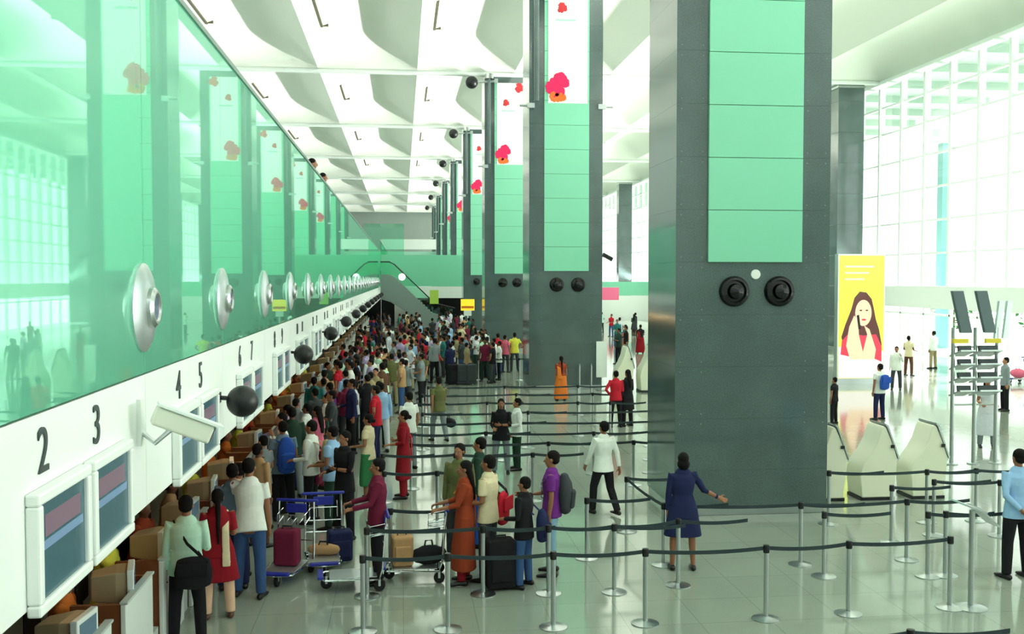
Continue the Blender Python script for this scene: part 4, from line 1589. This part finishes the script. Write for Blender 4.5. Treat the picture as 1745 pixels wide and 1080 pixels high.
def row(pts, rowname, group=None, links=True, sag=0.03):
    ps_ = []
    for k, (px, ty) in enumerate(pts):
        lab = 'queue post, %s from left %s' % (['first', 'second', 'third', 'fourth', 'fifth', 'sixth', 'seventh', 'eighth'][k], rowname)
        ps_.append(post(px, ty, lab, 'steel queue posts with dark belts'))
    if links:
        for a, b_ in zip(ps_[:-1], ps_[1:]):
            belt(a, b_, sag)
    return ps_


row([(618, 946), (763, 943), (943, 940), (1100, 935), (1306, 929), (1447, 922), (1620, 914)], 'in the nearest belt row')
row([(625, 899), (823, 896), (935, 895), (1047, 893), (1156, 884)], 'in the second belt row')
row([(665, 866), (1000, 848)], 'in the third belt row', links=False)
row([(1068, 812), (1131, 857), (1365, 856), (1546, 850)], 'in the slanting belt row before the big pillar')
row([(655, 803), (745, 802)], 'in the short row behind the man in maroon')
row([(652, 773), (776, 772), (908, 771)], 'in the belt row behind the group with the trolley')
row([(700, 755), (935, 752), (1080, 750)], 'in the belt row level with the couple')
row([(700, 738), (828, 735), (1012, 735), (1108, 733)], 'in the belt row behind the couple')
row([(700, 720), (860, 717), (1108, 716)], 'in the sixth belt row counted from the far side')
row([(720, 703), (900, 700), (1108, 698)], 'in the fifth belt row counted from the far side')
row([(700, 686), (830, 684), (985, 684), (1040, 684)], 'in the fourth belt row counted from the far side')
row([(720, 672), (880, 670), (1010, 669)], 'in the third belt row counted from the far side')
row([(730, 658), (860, 657), (985, 656)], 'in the farthest but one belt row')
row([(815, 610), (885, 610)], 'in the farthest belt row by the yellow shirt')
row([(1413, 802), (1580, 800), (1664, 798)], 'in the row before the white kiosks')
q = row([(1520, 827)], 'standing alone before the kiosks')
row([(1592, 817), (1704, 818)], 'in the short row at the right')
row([(1582, 872), (1612, 871)], 'of the pair without belts at the right', links=False)
row([(1405, 872)], 'standing at the foot of the big pillar')
row([(1330, 1086), (1552, 1073)], 'at the very bottom edge of the view')

# white crowd rails by the second pillar
for k, (px, lab) in enumerate(((985, 'short steel rail frame by the second pillar, left one'), (1005, 'short steel rail frame by the second pillar, right one'))):
    p = survey(px, 668, z=0)
    t = thing('crowd_rail', lab, 'rail', (p.x, p.y - 0.3, 0), R(80), 'steel rail frames by the second pillar')
    MB().tube([(0, 0, 0), (0, 0, 1.0), (0.9, 0, 1.0), (0.9, 0, 0)], 0.03).build('outer_frame', M_steel, t, smooth='auto')
    for z in (0.3, 0.55, 0.8):
        MB().tube([(0, 0, z), (0.9, 0, z)], 0.015).build('rung', M_steel, t, smooth='auto')
p = survey(1019, 662, z=0)
t = thing('notice_board', 'tall narrow white notice board right of the second pillar', 'sign', (7.45, 36.85, 0), 0)
MB().box(-0.2, 0.2, -0.02, 0.02, 0.5, 1.85).build('panel', M_white, t)
MB().tube([(0, 0.04, 0), (0, 0.04, 1.6)], 0.025).build('post', M_steel, t)
MB().lathe([(0.2, 0), (0.2, 0.02), (0.03, 0.03)], (0, 0.04, 0), 18).build('base', M_steel, t)


# ------------------------------------------------------------------ self service kiosks
def make_kiosk():
    t = thing('self_service_kiosk', 'x', 'kiosk')
    # profile in x-z, run along y
    out = [(-0.42, 0.06), (0.16, 0.06), (0.22, 0.5), (0.24, 0.80), (0.14, 1.10), (0.02, 1.38), (-0.03, 1.42), (-0.07, 1.36), (-0.14, 1.12), (-0.26, 0.9), (-0.40, 0.72), (-0.46, 0.5)]
    bevel(MB().prism(out, 1, 0, 0.62).build('body', M_cream, t, smooth='auto'), 0.02, 3)
    a = MB().prism([(0.255, 0.78), (0.275, 0.80), (0.05, 1.43), (0.0, 1.46), (0.0, 1.43), (0.03, 1.40)], 1, -0.02, 0.64)
    a.build('edge_panel', M_alu, t)
    Ms = Matrix.Translation((0.2, 0.31, 1.0)) @ Euler((0, R(20 - 90 + 90), 0)).to_matrix().to_4x4()
    MB().prism([(0.262, 0.90), (0.268, 0.90), (0.13, 1.30), (0.124, 1.30)], 1, 0.1, 0.52).build('screen', M_blackgloss, t)
    MB().box(0.10, 0.17, -0.03, -0.018, 1.0, 1.06).build('lock_plate', M_black, t)
    MB().box(-0.44, 0.2, 0.02, 0.6, 0.0, 0.06).build('plinth', M_black, t)
    MB().box(0.2, 0.32, 0.12, 0.5, 0.72, 0.78).build('keyboard_tray', M_alu, t)
    return t


k0 = make_kiosk()
for k, (px, lab) in enumerate(((1448, 'cream self-service kiosk nearest the big pillar'), (1541, 'middle cream self-service kiosk of the three'), (1636, 'rightmost cream self-service kiosk of the three'))):
    p = survey(px, 868, z=0)
    o = k0 if k == 0 else copy_tree(k0)
    o.location = (p.x, 17.9, 0)
    o.scale = (1.05, 1, 1)
    tag(o, lab, 'kiosk', 'three cream kiosks beside the big pillar')
for k, (px, lab) in enumerate(((1050, 'cream kiosk between the pillars, left one'), (1094, 'cream kiosk between the pillars, right one'))):
    p = survey(px, 663, z=0)
    o = copy_tree(k0)
    o.location = (p.x + 0.1 * (2 - k), p.y - 1.1, 0)
    o.scale = (0.95, 1.2, 1.2)
    tag(o, lab, 'kiosk', 'cream kiosks between the first two pillars')

# sign holder with two tilted plates
p = survey(1654, 1036, z=0)
t = thing('sign_holder', 'steel floor sign holder with tilted plates at the right', 'sign holder', (p.x, p.y, 0), 0)
MB().lathe([(0.0, 0), (0.2, 0), (0.2, 0.015), (0.04, 0.04)], (0, 0, 0), 28).build('base', M_steel, t, smooth='auto')
MB().tube([(0, 0, 0.03), (0, 0, 1.26)], 0.035, 14).build('pole', M_steel, t, smooth='auto')
MB().cbox((-0.06, 0.0, 1.32), (0.30, 0.42, 0.02), ry=R(20)).build('plate', M_alu, t)
MB().cbox((0.18, 0.05, 1.18), (0.36, 0.30, 0.02), ry=R(42)).build('plate', M_alu, t)

# ------------------------------------------------------------------ the yellow poster box
p = survey(1466, 655, z=0)
t = thing('advert_lightbox', 'tall yellow advert of a woman in red with a telephone', 'advert', (p.x, p.y, 0), 0)
W2, Ht = 0.98, 5.18
MB().box(-W2, W2, 0, 0.3, 0, Ht).build('case', M_alu, t)
ad = MB().box(-W2 + 0.05, W2 - 0.05, -0.015, -0.001, 0.25, Ht - 0.06).build('print', mat('advert_yellow', (220, 228, 84), 0.4, noise_scale=0.8, noise_amt=0.08, emit=(214, 226, 60), estr=0.5), t)


def flat(name, pts, m, y):
    mb = MB()
    mb.rings([[(x, y, z) for x, z in pts], [(x, y - 0.0015, z) for x, z in pts]])
    return mb.build(name, m, ad)


def blob_pts(cx, cz, rx, rz_, n=22, a0=0, wob=0.0, k=3):
    return [(cx + rx * math.cos(t_) * (1 + wob * math.sin(k * t_ + a0)), cz + rz_ * math.sin(t_) * (1 + wob * math.cos(k * t_))) for t_ in (2 * PI * j / n for j in range(n))]


ADH = mat('advert_hair', (92, 52, 50), 0.5, emit=(92, 52, 50), estr=0.3)
ADS = mat('advert_skin', (236, 190, 160), 0.5, emit=(236, 190, 160), estr=0.5)
ADR = mat('advert_red', (214, 60, 80), 0.5, emit=(214, 60, 80), estr=0.4)
ADW = mat('advert_white', (240, 226, 224), 0.5, emit=(240, 226, 224), estr=0.5)
flat('white_base', [(-0.92, 0.27), (0.92, 0.27), (0.92, 1.3), (0.5, 1.75), (-0.3, 1.6), (-0.92, 1.5)], ADW, -0.016)
flat('woman_hair', [(-0.42, 3.0), (-0.3, 3.45), (-0.08, 3.7), (0.2, 3.66), (0.42, 3.4), (0.52, 3.0), (0.6, 2.6), (0.74, 2.2), (0.86, 1.6), (0.8, 1.1), (0.4, 1.3), (-0.3, 1.5), (-0.7, 1.4), (-0.82, 1.9), (-0.66, 2.4)], ADH, -0.018)
flat('woman_top', [(-0.85, 1.2), (-0.8, 1.75), (-0.5, 2.05), (0.1, 1.95), (0.62, 2.0), (0.86, 1.5), (0.86, 0.9), (0.5, 1.05), (-0.4, 1.1)], ADR, -0.020)
flat('woman_arms', [(-0.45, 1.0), (-0.62, 1.55), (-0.5, 2.3), (-0.3, 2.75), (-0.12, 2.5), (-0.1, 2.0), (0.08, 1.3), (0.25, 2.0), (0.12, 2.35), (0.34, 2.2), (0.62, 1.4), (0.56, 1.0)], ADS, -0.022)
flat('woman_face', blob_pts(0.08, 2.85, 0.34, 0.52), ADS, -0.0225)
flat('telephone', [(-0.12, 2.2), (-0.2, 2.75), (-0.1, 2.78), (-0.02, 2.22)], M_black, -0.025)
for sx in (-0.03, 0.22):
    flat('eye_mark', blob_pts(sx, 2.95, 0.06, 0.03, 10), ADH, -0.026)
flat('mouth_mark', blob_pts(0.1, 2.58, 0.1, 0.04, 10), ADR, -0.026)
for z_, w_ in ((4.65, 0.6), (4.4, 0.5), (4.15, 0.4)):
    flat('text_line', [(-0.7, z_), (-0.7 + 2 * w_, z_), (-0.7 + 2 * w_, z_ + 0.07), (-0.7, z_ + 0.07)], mat('advert_text', (240, 246, 170), 0.5, emit=(240, 246, 170), estr=0.5), -0.018)

# ------------------------------------------------------------------ flight display tower
p = survey(1660, 790, z=0)
TX, TY = p.x, p.y
t = thing('flight_display_tower', 'tall steel tower of tilted display screens at the right', 'display tower', (TX, TY, 0), 0)
for x in (-0.55, -0.02, 0.5):
    MB().tube([(x, 0, 0), (x, 0, 3.1 if x else 3.2)], 0.045, 12).build('post', M_steel, t, smooth='auto')
    MB().lathe([(0.14, 0), (0.14, 0.02), (0.05, 0.03)], (x, 0, 0), 18).build('foot', M_steel, t, smooth='auto')
for x0 in (-0.62, -0.05):
    a = MB()
    a.rings([[(x0, -0.05, 3.93), (x0 + 0.27, -0.05, 3.93), (x0 + 0.27, 0.05, 3.93), (x0, 0.05, 3.93)],
             [(x0 + 0.23, -0.05, 2.98), (x0 + 0.50, -0.05, 2.98), (x0 + 0.50, 0.05, 2.98), (x0 + 0.23, 0.05, 2.98)]])
    bevel(a.build('display_board', mat('display_grey', (86, 104, 108), 0.3), t), 0.01)
for x0 in (0.52, 0.72):
    a = MB()
    a.rings([[(x0, -0.04, 3.7), (x0 + 0.13, -0.04, 3.7), (x0 + 0.13, 0.04, 3.7), (x0, 0.04, 3.7)],
             [(x0 - 0.1, -0.04, 2.85), (x0 - 0.0, -0.04, 2.85), (x0 - 0.0, 0.04, 2.85), (x0 - 0.1, 0.04, 2.85)]])
    a.build('side_board', M_alu, t)
for x0 in (-0.42, 0.36):
    MB().cbox((x0, -0.06, 2.8), (0.36, 0.08, 0.1)).build('yellow_header', mat('header_yellow', (226, 206, 60), 0.5), t)
for k in range(4):
    z = 2.52 - k * 0.30
    for x0, w_ in ((-0.36, 0.36), (0.20, 0.52)):
        s_ = MB().cbox((x0, -0.06, z), (w_, 0.5, 0.035), rx=R(-18)).build('shelf', M_alu, t)
        MB().cbox((x0 + 0.02, -0.10, z + 0.10), (w_ * 0.85, 0.06, 0.15), rx=R(-12)).build('screen', mat('tower_screen', (46, 56, 60), 0.3), s_)
for z in (1.35, 2.66):
    MB().tube([(-0.55, 0.03, z), (0.5, 0.03, z)], 0.02).build('cross_rail', M_steel, t)

# far signs
p = survey(797, 560, z=0)
p = Vector((survey(797, 520, Y=66).x, 66, 0))
t = thing('yellow_sign', 'small yellow and white lit sign beside the third pillar', 'sign', (p.x, p.y, 0), 0)
MB().box(-0.45, 0.45, 0, 0.1, 2.1, 2.85).build('panel', mat('sign_yellow', (240, 200, 50), 0.4, emit=(240, 200, 50), estr=0.5), t)
MB().box(-0.4, 0.4, -0.02, 0, 2.25, 2.4).build('orange_band', mat('sign_orange', (224, 130, 40), 0.5), t)
MB().box(-0.25, 0.25, 0.0, 0.1, 1.75, 2.1).build('lower_panel', M_white, t)
MB().tube([(0, 0.05, 0), (0, 0.05, 2.1)], 0.04).build('post', M_steel, t)
q_ = survey(1034, 497, Y=95)
t = thing('pink_banner', 'small pink banner hanging on the mint band far behind', 'banner', (q_.x, q_.y, q_.z), 0)
MB().box(-1.2, 1.2, 0, 0.08, -0.8, 0.4).build('cloth', mat('banner_pink', (238, 110, 150), 0.6), t)
MB().tube([(-1.25, 0.04, 0.42), (1.25, 0.04, 0.42)], 0.04).build('rod', M_steel, t)
MB().tube([(0, 0.04, 0.42), (0, 5.0, 0.42)], 0.03).build('hanger', M_steel, t)

# the escalator at the end of the counters
t = thing('escalator', 'grey sided escalator sloping down at the end of the counters', 'escalator', (0, 80, 0), 0)
MB().prism([(-1.7, 4.55), (-1.7, 2.6), (-0.9, 2.35), (2.6, 0.1), (4.2, 0.0), (4.2, 1.0), (2.4, 1.45), (-0.5, 4.3), (-1.0, 4.55)], 1, 0, 1.3).build('side_panel', mat('escalator_grey', (132, 146, 142), 0.5), t)
MB().prism([(-1.7, 5.5), (-1.7, 4.56), (-1.0, 4.56), (-0.5, 4.31), (2.4, 1.46), (4.2, 1.01), (4.2, 1.8), (2.6, 2.2), (-0.6, 5.3), (-1.0, 5.5)], 1, 0.02, 0.05).build('glass_balustrade', M_greenglass, t)
MB().tube([(-1.7, 0.03, 5.55), (-1.0, 0.03, 5.55), (-0.6, 0.03, 5.35), (2.6, 0.03, 2.25), (4.2, 0.03, 1.85)], 0.05).build('handrail', M_black, t, smooth='auto')
st = MB()
for k in range(16):
    x = -0.6 + k * 0.2
    st.box(x, x + 0.22, 0.1, 1.2, 0.3, 4.45 - (k + 1) * 0.195)
st.build('steps', M_steel, t)
MB().ball((0.0, -0.1, 4.35), 0.28, 16).build('round_lamp', mat('round_lamp_white', (240, 246, 236), 0.4, emit=(240, 246, 236), estr=1.0), t, smooth=True)
MB().box(2.2, 2.9, -0.06, -0.01, 2.2, 3.3).build('yellow_green_panel', mat('yellow_green', (182, 214, 90), 0.4), t)

# trees and glazed canopy seen through the doors
M_leaf = mat('leaf_green', (58, 120, 62), 0.7, noise_scale=5, noise_amt=0.4)
M_bark = mat('bark', (96, 84, 66), 0.9, noise_scale=8, noise_amt=0.3)
for k, (x, y, h_) in enumerate(((36, 62, 3.4), (37, 50, 3.2), (38, 56, 4.0), (36, 44, 3.2), (40, 38, 3.6), (37, 34, 3.3))):
    t = thing('tree', ['small tree outside the doors, left of the kiosk row', 'low round tree outside the doors, behind the tower', 'dense tree outside the doors, middle one', 'small tree outside the right doors', 'bushy tree outside at the far right', 'low tree outside at the right edge'][k], 'tree', (x, y, -0.06), 0, 'trees outside the glass doors')
    MB().tube([(0, 0, 0), (0.05, 0, h_ * 0.4), (0, 0.05, h_ * 0.7)], 0.12, 8).build('trunk', M_bark, t, smooth='auto')
    rr = random.Random(k)
    cr = MB()
    for j in range(420):
        a_, b2, r_ = rr.uniform(0, 2 * PI), rr.uniform(-1, 1), rr.random() ** 0.4
        c = Vector((1.3 * r_ * math.cos(a_) * math.sqrt(1 - b2 * b2), 1.3 * r_ * math.sin(a_) * math.sqrt(1 - b2 * b2), h_ * 0.62 + h_ * 0.36 * r_ * b2))
        n1 = Vector((rr.gauss(0, 1), rr.gauss(0, 1), rr.gauss(0, 1))).normalized()
        n2 = n1.orthogonal().normalized()
        s_ = rr.uniform(0.12, 0.22)
        cr.quad([c - n1 * s_, c + n2 * s_ * 0.5, c + n1 * s_, c - n2 * s_ * 0.5])
    cr.build('foliage', M_leaf, t)
for k, (x, y) in enumerate(((33, 37.5), (33, 32.0), (33, 58))):
    t = thing('canopy_post', ['tall teal post outside the windows, left one', 'tall teal post outside at the right edge', 'tall teal post outside, far one'][k], 'post', (x, y, -0.06), 0, 'teal canopy posts outside the windows')
    MB().box(-0.3, 0.3, -0.3, 0.3, 0, 12.5).build('shaft', mat('post_teal', (120, 176, 178), 0.4), t)
    MB().box(-0.6, 0.6, -0.4, 0.4, 12.5, 13.4).build('head', M_alu, t)
